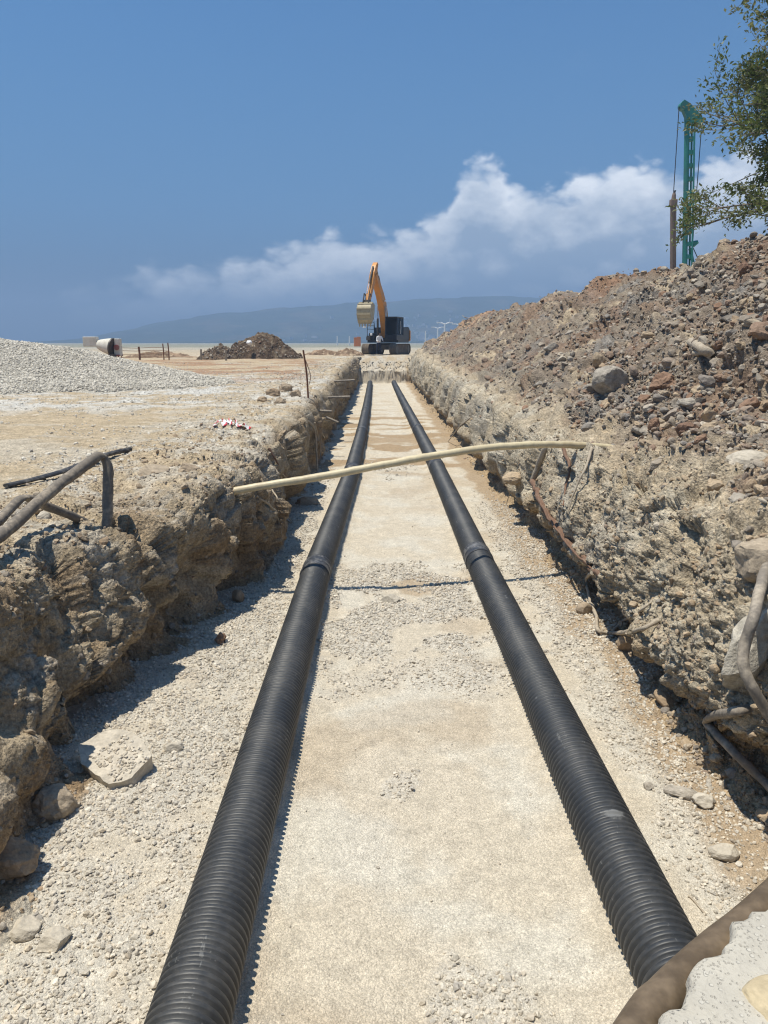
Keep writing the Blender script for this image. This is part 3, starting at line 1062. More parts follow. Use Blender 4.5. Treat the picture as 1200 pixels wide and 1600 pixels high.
KINDS = [(STONES, 'stone', 'angular grey brown stone lying among the rubble on the spoil heap', 'stone', 'stones on the spoil heap'),
         (REDS, 'clay_clod', 'rusty red clay clod lying among the rubble on the spoil heap', 'clay clod', 'red clods on the spoil heap'),
         (CLODS, 'soil_clod', 'tan lump of dry soil lying among the rubble on the spoil heap', 'soil clod', 'tan clods on the spoil heap')]
for i in big_i:
    k = random.choices((0, 1, 2), (7, 1.6, 2.2))[0]
    if hp[i, 1] > 21 and k == 2:
        k = 1
    lib, nm, lab, cat, grp = KINDS[k]
    o = bpy.data.objects.new(nm, random.choice(lib))
    C.objects.link(o)
    s = float(hs[i])
    o.location = hp[i] + hn[i] * s * 0.12
    o.scale = (s, s * random.uniform(.8, 1.15), s * random.uniform(.8, 1.1))
    o.rotation_euler = (random.gauss(0, .4), random.gauss(0, .4) - 0.3, random.uniform(0, 6.28))
    tag(o, lab, cat, grp)

# crumbs at the foot and on the ledges of both cut banks
bm_ = (1 - isheap) * (np.abs(trench_open(ys_)) > .5) * sstep(ys_, 1.5, 2.5)
p1, n1_ = on_grid(RV, NR, nR, bm_ * (1 + 5 * sstep(ys_, 14, 4)) * (0.6 + 2.0 * sstep(RV[:, 2], 0.35, 0.05)), 24000)
lx, lz = LV[:, 0], LV[:, 2]
lm_ = fadeL.ravel() * (trench_open(LY.ravel()) > .5) * (1 + 5 * sstep(LY.ravel(), 14, 4)) * (0.3 + 2.2 * sstep(lz, 0.3, 0.05) + 1.4 * sstep(lz, 1.05, 1.3))
p2, n2_ = on_grid(LV, NR, nL, lm_, 15000)
pp, nn_ = np.concatenate([p1, p2]), np.concatenate([n1_, n2_])
ss = size_law(len(pp), 0.009, 0.055, 2.3)
scatter('rubble', pp + nn_ * (ss * 0.1)[:, None], ss, CLOD_LIB, 'crumbs of dry earth clinging to the trench walls and fallen at their foot')

# ------------------------------------------------------------------ placing things on what is there
SURF = [wall_l, wall_r, heap, floor, g_o]
EYE = Vector((0, 0, CAMZ))


def hit(px, py):
    d = px_dir(px, py).normalized()
    best = None
    for o in SURF:
        okk, loc, nor, _ = o.ray_cast(EYE, d)
        if okk and (best is None or (loc - EYE).length < (best[0] - EYE).length):
            best = (loc.copy(), nor.copy())
    return best


def land(px, py):
    """hit(), or the first ground below that spot"""
    b = hit(px, py)
    while b is None:
        py += 3
        b = hit(px, py)
    return b


def Q(px, py, off=0.0):
    """point on the terrain seen at a spot of the photograph, moved OFF metres towards the eye"""
    b = land(px, py)
    loc = b[0]
    return loc + (EYE - loc).normalized() * off


def mppx(p):
    return (Vector(p) - EYE).length / 1155.0


def boulder(px, py, wpx, name, label, cat, mat, seed, squash=(1, .8, .7), planes=8, rough=0.12, rot=(0, 0, 0), sink=0.25, sub=4, group=None, smooth=False):
    b = land(px, py)
    s = wpx * 0.5 * mppx(b[0])
    me = rock_mesh(name, seed, sub, planes, rough, squash, smooth, mat)
    o = link_mesh(name, me)
    o.location = b[0] + b[1] * s * (squash[2] * (1 - sink) - 0.15) - Vector((0, 0, s * 0.1))
    o.scale = (s,) * 3
    o.rotation_euler = rot
    tag(o, label, cat, group)
    return o


boulder(952, 606, 54, 'boulder', 'round grey boulder resting halfway up the stony slope', 'boulder', M_grey_rock, 3, (1, .9, .85), 5, .08, (0.2, 0.1, .4))
boulder(1172, 724, 80, 'boulder', 'large flat pale boulder at the right picture edge on the heap', 'boulder', M_pale_rock, 4, (1, .7, .5), 6, .12, (0.1, 0.1, .2))
boulder(1183, 872, 74, 'boulder', 'rounded tan brown boulder bulging from the earth above the bent hose', 'boulder', M_clod, 5, (1, .8, .85), 4, .12, (0.1, 0, .2), 0.35)
boulder(1185, 1010, 150, 'concrete_lump', 'pale broken concrete lump behind the grey hose in the bank', 'concrete lump', M_concrete, 6, (.8, .45, 1), 12, .12, (0.1, .1, .5), 0.8)
boulder(1045, 605, 40, 'clay_clod', 'largest red clay clod right of the round grey boulder', 'clay clod', M_red, 7, (1, .8, .8), 5, .3)
boulder(940, 563, 26, 'stone', 'upright tan stone just above the round grey boulder', 'stone', M_clod, 8, (.7, .7, 1.1), 7, .15)
boulder(862, 545, 24, 'stone', 'dark grey slab of stone on the slope below the red lump', 'stone', M_grey_rock, 9, (1, .6, .6), 7, .1)
boulder(1077, 632, 38, 'stone', 'flat grey stone below the red clay clod on the slope', 'stone', M_grey_rock, 10, (1, .7, .5), 8, .12)
boulder(345, 1004, 24, 'soil_clod', 'dark brown clod lying alone on the gravel by the left wall', 'soil clod', None or M_red, 11, (.8, .7, .9), 5, .3)
boulder(371, 940, 26, 'stone', 'round tan cobble at the foot of the shaded left wall', 'stone', M_clod, 12, (.8, .8, 1), 4, .06, smooth=True)
boulder(84, 1474, 46, 'stone', 'white stone sitting on the gravel at lower left', 'stone', M_pale_rock, 13, (1, .8, .6), 9, .08)
boulder(37, 1454, 42, 'stone', 'cream stone half sunk in gravel beside the white one', 'stone', M_pale_rock, 14, (.9, .9, .6), 7, .1)
boulder(88, 1252, 70, 'boulder', 'smooth pale boulder at the foot of the near left wall', 'boulder', M_clod, 15, (1, .8, .7), 5, .14, (0, .5, .8), .55)
boulder(10, 1342, 70, 'boulder', 'grey boulder under the left wall cut by the picture edge', 'boulder', M_clod, 16, (1, .8, .8), 5, .16, (0, .3, .2), .55)
boulder(66, 808, 24, 'stone', 'small white stone under the bent grey hoses', 'stone', M_pale_rock, 17, (1, .8, .8), 8, .08)
boulder(912, 957, 24, 'stone', 'round brown cobble below the thin hanging root', 'stone', M_clod, 18, (1, .8, .9), 4, .06)
boulder(978, 1012, 34, 'stone', 'rounded cobble set in the undercut foot of the right wall', 'stone', M_clod, 19, (1, .8, 1), 4, .08)
boulder(1043, 1100, 46, 'stone', 'long tan stone leaning at the foot of the right wall', 'stone', M_clod, 20, (1, .6, .5), 7, .1, (0, .5, -.7))
boulder(1062, 1240, 48, 'stone', 'flat grey stone among the gravel beside the right pipe', 'stone', M_grey_rock, 21, (1, .5, .45), 9, .08, (0, 0, -.5))
boulder(1130, 1335, 40, 'stone', 'cream stone among gravel below the bent grey hose', 'stone', M_pale_rock, 22, (1, .8, .7), 9, .08)
boulder(1100, 1258, 34, 'stone', 'pale angular stone on the gravel by the right wall foot', 'stone', M_pale_rock, 23, (1, .8, .7), 9, .08)
boulder(1013, 1232, 16, 'stone', 'small dark stone alone on the sand right of the right pipe', 'stone', M_grey_rock, 24, (1, .8, .8), 9, .1)
boulder(270, 1170, 30, 'stone', 'cream stone on the gravel above the broken slab', 'stone', M_pale_rock, 25, (1, .8, .6), 8, .1)
boulder(290, 735, 30, 'soil_clod', 'grey lump of soil on the lip of the left wall', 'soil clod', M_clod, 26, (1, .8, .8), 5, .2)
boulder(243, 740, 46, 'soil_clod', 'wide cracked soil block on the slumped left bank', 'soil clod', M_clod, 27, (1, .9, .5), 7, .15)
boulder(610, 940, 30, 'stone', 'cream stone in the gravel between the pipes', 'stone', M_pale_rock, 28, (1, .7, .6), 9, .1)
boulder(480, 868 - 80, 40, 'soil_clod', 'tan lump of fallen earth against the left pipe', 'soil clod', M_clod, 29, (1, .5, .5), 6, .2)
boulder(808, 745, 36, 'soil_clod', 'brown lump of fallen earth at the foot of the right wall', 'soil clod', M_clod, 30, (1, .8, .6), 6, .2)
for px, py, w in ((425, 618, 22), (445, 612, 24), (462, 618, 18), (410, 628, 16), (437, 630, 18)):
    boulder(px, py, w, 'soil_clod', 'tan soil clod in the small cluster on the lip by the rusty stake', 'soil clod', M_clod, 31 + px, (1, .8, .75), 6, .2, group='clods by the rusty stake')

# the broken flat slab in the gravel
slab_t = hit(170, 1205)
bm = bmesh.new()
out = [(-.26, -.13), (-.10, -.19), (.20, -.17), (.27, -.05), (.20, .14), (.02, .19), (-.14, .17), (-.25, .06)]
prism(bm, out, 'z', -0.10, 0.06)
bmesh.ops.triangulate(bm, faces=bm.faces[:])
bmesh.ops.subdivide_edges(bm, edges=bm.edges[:], cuts=5, use_grid_fill=True)
for v in bm.verts:
    v.co += Vector((mnoise.noise(v.co * 14), mnoise.noise(v.co * 14 + Vector((5, 0, 0))), mnoise.noise(v.co * 14 + Vector((0, 7, 0))))) * 0.012
o = bm_obj('stone_slab', bm, M_pale_rock, smooth=False)
o.location = slab_t[0] + Vector((0.05, 0.04, 0.06))
o.rotation_euler = (0.22, 0.16, -0.72)
sl_m = Euler(o.rotation_euler).to_matrix()
pts_s = np.array([o.location + sl_m @ Vector((random.uniform(-.12, .22), random.uniform(-.13, .13), .062)) for _ in range(170)])
scatter('gravel', pts_s, size_law(170, .010, .022, 2.0), GRAVEL_LIB, 'grey crushed stone lying on top of the broken slab')
tag(o, 'broken flat stone slab tilted in the gravel below the left wall', 'stone slab')

# ------------------------------------------------------------------ the two drain pipes
M_pipe, t = new_mat('black_corrugated_plastic')
g = t.n('ShaderNodeNewGeometry')
nz_ = t.n('ShaderNodeSeparateXYZ', Vector=g.outputs['Normal']).outputs[2]
d1 = t.noise(g.outputs['Position'], 2.3, 5, 0.6)
d2 = t.noise(g.outputs['Position'], 26, 4, 0.65)
dust = t.m('MULTIPLY', t.rng(nz_, -0.2, 0.9, 0.10, 0.40), t.rng(t.m('ADD', t.m('MULTIPLY', d1, 0.7), t.m('MULTIPLY', d2, 0.5)), 0.45, 0.85, 0.06, 0.7))
c = t.mix(dust, (.021, .024, .028), (.21, .195, .17))
scr = t.rng(t.noise(t.n('ShaderNodeMapping', Vector=g.outputs['Position'], Scale=(9, 1.2, 9)).outputs[0], 3.0, 3, 0.7), 0.66, 0.70, 0, 0.45)
c = t.mix(scr, c, (.22, .22, .21))
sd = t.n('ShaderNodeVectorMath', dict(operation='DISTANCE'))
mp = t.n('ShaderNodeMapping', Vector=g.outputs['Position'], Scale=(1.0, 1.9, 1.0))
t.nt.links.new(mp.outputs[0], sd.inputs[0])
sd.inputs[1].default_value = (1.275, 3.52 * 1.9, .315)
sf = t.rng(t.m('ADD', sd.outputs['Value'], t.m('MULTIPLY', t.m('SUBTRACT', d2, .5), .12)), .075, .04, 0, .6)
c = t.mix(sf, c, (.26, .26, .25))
finish(t, c, 0.48, d2, 0.15, 0.002, spec=0.5)
M_coupler = plain_mat('dusty_black_coupling', (.034, .036, .042), 0.5, dirt=(.22, .215, .21), dirt_amt=0.75, scale=5)
PR = 0.168
PITCH_P = 0.045


def section_mesh(L):
    prof = []
    n = int(L / PITCH_P)
    for k in range(n):
        y = k * PITCH_P
        for dy, r in ((0.0, PR - .016), (0.010, PR - .016), (0.0145, PR - .003), (0.020, PR), (0.032, PR), (0.038, PR - .003)):
            prof.append((y + dy, r))
    prof.append((n * PITCH_P, PR - .016))
    prof = np.array(prof)
    S = 40
    th = np.arange(S) * 2 * PI / S
    V = np.stack([prof[:, 1:2] * np.cos(th)[None], np.repeat(prof[:, 0:1], S, 1), prof[:, 1:2] * np.sin(th)[None]], -1).reshape(-1, 3)
    i = np.arange(len(prof) * S).reshape(len(prof), S)
    j = np.roll(i, -1, 1)
    F = np.stack([i[:-1], i[1:], j[1:], j[:-1]], -1).reshape(-1, 4)
    # an inner wall gives the open end its thickness
    ri = PR - .022
    yy = np.array([0.0, n * PITCH_P])
    V2 = np.stack([np.tile(ri * np.cos(th), (2, 1)), np.repeat(yy[:, None], S, 1), np.tile(ri * np.sin(th), (2, 1))], -1).reshape(-1, 3)
    b = len(V)
    k0, k1 = b + np.arange(S), b + S + np.arange(S)
    F2 = np.stack([k0, np.roll(k0, -1), np.roll(k1, -1), k1], -1)
    F3 = np.stack([i[0], np.roll(i[0], -1), np.roll(k0, -1), k0], -1)
    F4 = np.stack([i[-1], k1, np.roll(k1, -1), np.roll(i[-1], -1)], -1)
    return mesh_np('pipe_section', np.concatenate([V, V2]), np.concatenate([F, F2, F3, F4]), True)


SEC = section_mesh(6.98)
SEC.materials.append(M_pipe)


def lathe_mesh(name, prof, S, mat):
    """prof: (y, r), turned about the y axis"""
    prof = np.array(prof)
    th = np.arange(S) * 2 * PI / S
    V = np.stack([prof[:, 1:2] * np.cos(th)[None], np.repeat(prof[:, 0:1], S, 1), prof[:, 1:2] * np.sin(th)[None]], -1).reshape(-1, 3)
    i = np.arange(len(prof) * S).reshape(len(prof), S)
    j = np.roll(i, -1, 1)
    F = np.stack([i[:-1], i[1:], j[1:], j[:-1]], -1).reshape(-1, 4)
    me = mesh_np(name, V, F, True)
    me.materials.append(mat)
    return me


CPL = lathe_mesh('coupling', [(-.17, PR - .01), (-.17, PR + .005), (-.16, PR + .009), (-.14, PR + .009), (-.132, PR + .003), (-.012, PR + .003), (-.006, PR + .007),
                              (.006, PR + .007), (.012, PR + .003), (.132, PR + .003), (.14, PR + .009), (.16, PR + .009), (.17, PR + .005), (.17, PR - .01)], 40, M_coupler)


def pipeline(joints, label):
    """joints: (x, y) of every joint, near end first"""
    root = empty('drain_pipe', (joints[0][0], joints[0][1], 0))
    tag(root, label, 'pipe', 'parallel drain pipes')
    base = Vector(root.location)
    for k, ((x0, y0), (x1, y1)) in enumerate(zip(joints, joints[1:])):
        o = link_mesh('pipe_section', SEC, None, root, Vector((x0, y0, PR - 0.012)) - base)
        o.rotation_euler = (0, random.uniform(0, 6), -math.atan2(x1 - x0, y1 - y0))
        o.scale = (1, math.hypot(x1 - x0, y1 - y0) / 6.975, 1)
        if k:
            c_ = link_mesh('coupling', CPL, None, root, Vector((x0, y0, PR - 0.012)) - base)
            c_.rotation_euler = (0, random.uniform(0, 6), -math.atan2(x1 - x0, y1 - y0))
    return root


pipeline(PIPE_L, 'left black corrugated drain pipe lying along the trench floor')
pipeline(PIPE_R, 'right black corrugated drain pipe passing under the brown hose')


# ------------------------------------------------------------------ hoses, roots and sticks
def tube_obj(name, pts, rad, mat, label=None, cat=None, group=None, seg=12, n=8, squash=None, parent=None, taper=None, wob=0.0):
    sp = spline(pts, n)
    if wob:
        for i, p in enumerate(sp[1:-1], 1):
            p += Vector((mnoise.noise(p * 9), mnoise.noise(p * 9 + Vector((3, 1, 0))), mnoise.noise(p * 9 + Vector((0, 5, 2))))) * wob
    m = len(sp)
    rr = [rad * (1 + (taper - 1) * i / (m - 1)) if taper else rad for i in range(m)]
    if wob:
        rr = [r * (1 + (0.35 if rad < .026 else 0.10) * mnoise.noise(p * 22)) for r, p in zip(rr, sp)]
    sq = None
    if squash:
        sq = [1.0] * m
        for at, amt, wid in squash:
            for i in range(m):
                sq[i] = min(sq[i], 1 - amt * math.exp(-((i / n - at) / wid) ** 2))
    bm = bmesh.new()
    add_tube(bm, sp, rr, seg, True, sq)
    o = bm_obj(name, bm, mat, parent, autosmooth=1.0)
    if label or cat:
        tag(o, label, cat, group)
    return o


M_hose = plain_mat('grey_dusty_hose', (.17, .145, .115), 0.75, dirt=(.37, .305, .225), dirt_amt=0.95, scale=4, bump=0.004)
M_hose2 = plain_mat('grey_brown_dusty_hose', (.22, .19, .155), 0.8, dirt=(.40, .34, .26), dirt_amt=0.9, scale=5, bump=0.004)
M_black_hose = plain_mat('black_flat_hose', (.022, .022, .024), 0.6, dirt=(.22, .20, .17), dirt_amt=0.6, scale=4)
M_cream = plain_mat('cream_plastic_pipe', (.62, .53, .34), 0.45, dirt=(.36, .27, .16), dirt_amt=0.7, scale=3.0, bump=0.002)
M_brownhose = plain_mat('brown_muddy_hose', (.105, .075, .046), 0.55, dirt=(.19, .14, .09), dirt_amt=0.8, scale=3.0, bump=0.003)
M_root = plain_mat('dry_root', (.36, .30, .225), 0.9, dirt=(.48, .42, .33), dirt_amt=0.8, scale=8, bump=0.006)
M_redroot = plain_mat('torn_red_brown_root', (.17, .095, .06), 0.9, dirt=(.30, .22, .16), dirt_amt=0.7, scale=9, bump=0.008, scale_vec=(6, 1, 1))
M_rust = plain_mat('rusty_steel', (.20, .085, .045), 0.85, dirt=(.11, .06, .04), dirt_amt=0.8, scale=8)

cp = [Vector((-1.95, 7.85, 1.12)), P(378, 765, 8.0), P(500, 745, 8.1), P(650, 717, 8.27), P(760, 700, 8.45), P(850, 694.5, 8.7), P(920, 697, 9.0)]
cp.append(cp[-1] + (cp[-1] - cp[-2]) * 0.9 + Vector((0, 0, -0.03)))
tube_obj('plastic_pipe', cp, 0.043, M_cream, 'long cream plastic pipe arching across the trench from wall to wall', 'pipe', seg=16, n=14, wob=.006)

tube_obj('hose', [P(-60, 880, 4.5), P(0, 838, 5.0), P(80, 768, 5.7), P(140, 722, 6.15), P(160, 713, 6.3), P(168, 735, 6.28), P(168, 790, 6.2), P(164, 845, 6.1), P(156, 905, 6.0), P(138, 950, 5.95)],
         0.044, M_hose, 'thick grey hose folded into a sharp peak over the left bank', 'hose', seg=14, squash=[(4.15, .55, .5)], wob=.008)
tube_obj('hose', [P(-40, 850, 5.0), P(0, 812, 5.25), P(28, 783, 5.5), P(42, 778, 5.6), P(70, 790, 5.8), P(115, 808, 6.05), P(150, 826, 6.3), P(175, 850, 6.7)],
         0.036, M_hose, 'lower dark hose bent behind the folded grey one', 'hose', seg=12, squash=[(2.6, .45, .5)], wob=.008)
tube_obj('hose', [P(10, 759, 7.12), P(60, 747, 7.5), P(105, 734, 8.0), P(150, 716, 8.9), P(180, 707, 9.4), P(204, 702, 9.6)], 0.034, M_black_hose,
         'flattened black hose lying on the ground behind the lip', 'hose', seg=12, squash=[(1, .4, 3)])
tube_obj('hose', [Q(1235, 800, -.02), Q(1198, 885, .10), Q(1180, 955, .30), Q(1164, 1008, .36), Q(1162, 1040, .36), Q(1176, 1075, .30), Q(1205, 1122, .14), Q(1250, 1180, -.03)],
         0.031, M_hose2, 'grey brown hose curving down the bank in front of concrete', 'hose', seg=14, wob=.006)
tube_obj('hose', [Q(1260, 1290, .0), Q(1205, 1232, .12), Q(1150, 1178, .2), Q(1115, 1142, .25), Q(1106, 1126, .25), Q(1118, 1118, .2), Q(1145, 1113, .08), Q(1180, 1106, -.08)],
         0.029, M_hose2, 'grey brown hose bent like an elbow low in the right wall', 'hose', seg=14, squash=[(4, .35, .6)], wob=.006)


def root(pts, r, label, group='roots torn out of the trench walls', mat=None, taper=0.4, wob=0.012):
    return tube_obj('root', pts, r * 1.3, mat or M_root, label, 'root', group, seg=8, n=7, taper=taper, wob=wob)


root([Q(925, 895, .02), Q(917, 905, .12), Q(920, 930, .14), Q(931, 960, .12), Q(935, 985, .16), Q(960, 989, .14), Q(1000, 984, .08), Q(1030, 969, .02)], .014, 'thin forked root hanging at the foot of the right wall', mat=M_root, taper=1.1)
root([Q(955, 990, .10), Q(975, 970, .12), Q(1000, 955, .08), Q(1019, 938, .01)], .016, 'short pale root slanting above the thin forked one')
root([Q(872, 690, -.05), Q(856, 692, .14), Q(850, 705, .18), Q(840, 730, .2), Q(832, 752, .2)], .036, 'broken grey wooden stake end beside the cream pipe', taper=0.9)
root([Q(832, 752, .2), Q(845, 782, .16), Q(862, 812, .14), Q(885, 842, .12), Q(915, 878, .08), Q(955, 914, -.02)], .034, 'torn red brown root running down the right wall', mat=M_redroot, taper=.55, wob=.03)
root([Q(836, 756, .18), Q(850, 795, .2), Q(868, 825, .17), Q(896, 862, .13), Q(935, 896, .02)], .016, 'splinter of red brown root beside the torn thick one', mat=M_redroot, taper=.5, wob=.03)
root([Q(880, 700, .03), Q(890, 730, .1), Q(884, 760, .1), Q(880, 790, .04)], .018, 'short dark root behind the wooden stake end', mat=M_redroot)
root([Q(925, 700, .02), Q(915, 730, .1), Q(897, 770, .12), Q(888, 800, .03)], .014, 'thin root hanging below the end of the cream pipe')
root([Q(805, 745, .02), Q(790, 790, .08), Q(775, 830, .05)], .008, 'thin straw hanging at the right wall under the cream pipe')
root([Q(755, 640, .02), Q(720, 665, .1), Q(700, 690, .1)], .02, 'slanting stick on the right wall beyond the cream pipe')
root([Q(470, 590 + 60, .03), Q(490, 668, .12), Q(494, 700, .1), Q(496, 735, .06)], .02, 'long pale root hanging down the left wall beyond the pipe', taper=.8)
root([Q(492, 660, .08), Q(500, 700, .1), Q(502, 730, .03)], .012, 'thin root beside the long pale one on the left wall')
root([Q(500, 670, .05), Q(510, 690, .12), Q(517, 702, .06)], .016, 'thin root slanting to the trench floor on the left wall')
root([Q(437, 735, .02), Q(455, 755, .1), Q(466, 760, .1)], .012, 'short twig sticking out above the cream pipe')
root([Q(400, 775, .02), Q(422, 790, .1), Q(434, 810, .1), Q(440, 835, .02)], .012, 'curled thin root just under the cream pipe end')
root([Q(425, 765, .03), Q(440, 790, .12), Q(455, 815, .1), Q(465, 838, .05)], .010, 'thin root reaching down to the floor below the cream pipe')
root([Q(420, 700, .03), Q(432, 720, .08), Q(444, 740, .06), Q(460, 750, .02)], .014, 'reddish root in the left wall above the cream pipe', mat=M_redroot)
root([Q(1080, 535, .02), Q(1095, 543, .12), Q(1112, 555, .03)], .05, 'stub of grey wood jutting from the stony slope', 'wood on the heap', taper=.8)
root([Q(1085, 552, .02), Q(1098, 552, .08), Q(1110, 562, .01)], .03, 'smaller grey wood stub beside the thicker one', 'wood on the heap')
root([Q(1075, 1400, .01), Q(1088, 1412, .012), Q(1103, 1429, .01)], .005, 'thin dark twig lying on the sand by the right pipe', 'twigs', taper=.6)
root([Q(735, 497, .02), Q(727, 490, .05) + Vector((0, 0, .25)), Q(722, 485, .05) + Vector((0, 0, .45))], .03, 'dry stub standing on the far end of the heap', 'wood on the heap')
# grey pipe stubs that stick out of the left wall
for (xa, ya, xb, yb, lab) in ((519, 596, 552, 594, 'farthest grey pipe stub poking out of the left wall'), (510, 621, 545, 620, 'grey pipe stub poking out below the farthest one'),
                              (498, 642, 517, 643, 'short grey pipe stub poking out of the left wall, nearest the eye'), (505, 650, 527, 660, 'slanting grey pipe stub poking out of the left wall')):
    a = Q(xa, ya, -.1)
    b = a + Vector((a.y * (xb - xa) / 1155.0 * 1.05, 0.0, -(yb - ya) / 1155.0 * a.y))
    tube_obj('pipe_stub', [a - (b - a) * 0.6, a, (a + b) / 2, b], 0.035, M_hose2, lab, 'pipe stub', 'pipe stubs in the left wall', seg=10, n=3)

# rusty stake with a cross wire
sb = Q(482, 622, 0.0)
hh = 72 * mppx(sb)
st = empty('stake', sb)
tag(st, 'thin rusty steel stake standing on the lip of the trench', 'stake')
tube_obj('shaft', [(0, 0, -.2), (-.03, 0, hh * .5), (-.10, 0, hh)], 0.022, M_rust, parent=st, seg=8, n=4)
tube_obj('tie_wire', [(-.08, 0, hh * .86), (.0, .03, hh * .66), (.06, .02, hh * .45), (.02, 0, hh * .28)], 0.008, M_rust, parent=st, seg=6, n=5)

# crumpled warning tape
M_tape, t = new_mat('red_white_tape')
uv = t.n('ShaderNodeTexCoord').outputs['UV']
sx = t.n('ShaderNodeSeparateXYZ', Vector=uv)
k = t.m('FRACT', t.m('ADD', t.m('MULTIPLY', sx.outputs[0], 9.0), t.m('MULTIPLY', sx.outputs[1], 0.5)))
finish(t, t.mix(t.m('GREATER_THAN', k, 0.45), (.62, .045, .04), (.78, .76, .74)), 0.4, spec=0.4)
tp = [Q(333, 668), Q(340, 664), Q(348, 660), Q(352, 667), Q(358, 658), Q(362, 668), Q(368, 660), Q(372, 669), Q(380, 668), Q(390, 672)]
sp = spline([p + Vector((0, 0, .03 + .015 * ((i * 7) % 3))) for i, p in enumerate(tp)], 8)
bm = bmesh.new()
uvl = bm.loops.layers.uv.new('UVMap')
row = []
for i, p in enumerate(sp):
    w = Vector((mnoise.noise(p * 6) * .9, .9, .35 * mnoise.noise(p * 7 + Vector((2, 2, 2))))).normalized() * 0.10
    row.append((bm.verts.new(p - w), bm.verts.new(p + Vector((0, 0, .03 * mnoise.noise(p * 12)))), bm.verts.new(p + w)))
for i in range(len(row) - 1):
    for j in (0, 1):
        f = bm.faces.new((row[i][j], row[i + 1][j], row[i + 1][j + 1], row[i][j + 1]))
        for lp, (a, b) in zip(f.loops, ((i, j), (i + 1, j), (i + 1, j + 1), (i, j + 1))):
            lp[uvl].uv = (a / len(row), b / 2)
o = bm_obj('warning_tape', bm, M_tape, smooth=True)
tag(o, 'crumpled red and white warning tape on the ground near the lip', 'tape')

# concrete slab and brown hose at the near right end of the trench
M_slab, t = new_mat('rough_grey_concrete')
pos = t.n('ShaderNodeTexCoord').outputs['Object']
a1, a2, a3 = t.noise(pos, 5, 6, .65), t.noise(pos, 40, 4, .65), t.noise(pos, 150, 2, .6)
cc = t.mix(t.rng(a1, .35, .7), (.42, .39, .33), (.50, .465, .39))
cc = t.mix(t.rng(t.noise(pos, 2.2, 5, .7), .5, .75, 0, .7), cc, (.45, .40, .31))
hb = t.m('MULTIPLY', a1, 1.6)
for sc_v, col_v in ((75.0, (.58, .55, .48)), (150.0, (.27, .24, .20))):
    vv = t.n('ShaderNodeTexVoronoi', dict(feature='F1'), Vector=pos, Scale=sc_v)
    rr_ = t.n('ShaderNodeSeparateColor', Color=vv.outputs['Color']).outputs[0]
    dot = t.m('MULTIPLY', t.rng(rr_, .74, .80), t.rng(vv.outputs['Distance'], .46, .30))
    cc = t.mix(t.m('MULTIPLY', dot, .4), cc, col_v)
    hb = t.m('ADD', hb, t.m('MULTIPLY', dot, -.25 if sc_v > 50 else .3))
finish(t, cc, .92, t.m('ADD', hb, t.m('MULTIPLY', a2, .5)), .8, .012, spec=.15)
root_s = empty('concrete_slab', (.9, .9, 1.42))
tag(root_s, 'broken pale concrete slab in the near right corner of the trench', 'concrete slab')
ol = [(-.62, -.75), (.9, -.78), (1.05, -.1), (1.0, .55), (.72, .74), (.52, .83), (.30, .77), (.20, .68), (.10, .66), (.0, .575), (-.09, .545), (-.15, .45), (-.24, .42), (-.27, .34), (-.36, .29), (-.40, .18), (-.52, .05), (-.60, -.2)]
bm = bmesh.new()
fine = []
for (a, b), (c_, d_) in zip(ol, ol[1:] + ol[:1]):
    L = math.hypot(c_ - a, d_ - b)
    m_ = max(1, int(L / .02))
    for k in range(m_):
        u = k / m_
        q = Vector((a + (c_ - a) * u, b + (d_ - b) * u, 0))
        j = mnoise.noise(q * 22) * .014 + mnoise.noise(q * 60) * .006
        fine.append((q.x + j, q.y - j))
NL = len(fine)
cx_, cy_ = .2, -.05
lv = []
for sc, zz in ((.0, .0), (.5, .0), (.8, .0), (.93, .0), (.975, .0), (.99, -.006), (1.0, -.022), (1.004, -.06), (.995, -.12), (.98, -.2), (.95, -.24)):
    lv.append([bm.verts.new((cx_ + (x_ - cx_) * sc + (mnoise.noise(Vector((x_, y_, zz)) * 25) * .006 if sc > .98 else 0), cy_ + (y_ - cy_) * sc,
                             zz + .09 + .006 * mnoise.noise(Vector((x_ * sc, y_ * sc, 3)) * 12))) for x_, y_ in fine])
for A_, B_ in zip(lv, lv[1:]):
    for k in range(NL):
        bm.faces.new((A_[k], A_[(k + 1) % NL], B_[(k + 1) % NL], B_[k]))
bm.faces.new(lv[-1])
bmesh.ops.remove_doubles(bm, verts=bm.verts[:], dist=.0004)
bm_obj('slab', bm, M_slab, root_s, autosmooth=.7)
me = rock_mesh('embedded_stone', 77, 4, 5, .10, (1, .6, .3), True, M_pale_rock)
M_yel = stone_mat('yellow_stone', [(.50, .40, .25), (.52, .43, .28)], .15, .006, 12)
me.materials.clear()
me.materials.append(M_yel)
es = link_mesh('embedded_stone', me, None, root_s, (-.09, .31, .085))
es.scale = (.105, .12, .10)
es.rotation_euler = (0, 0, .25)
hz_ = 1.462
tube_obj('hose', [Vector((.0, .62, 1.47)), P(985, 1625, 1.19), P(1040, 1555, 1.30), P(1110, 1488, 1.42), P(1200, 1412, 1.56), Vector((1.55, 2.02, 1.44)), Vector((2.1, 2.45, 1.42)), Vector((2.75, 2.9, 1.5))],
         0.040, M_brownhose, 'thick brown muddy hose crossing the lower right corner', 'hose', seg=18, n=12)

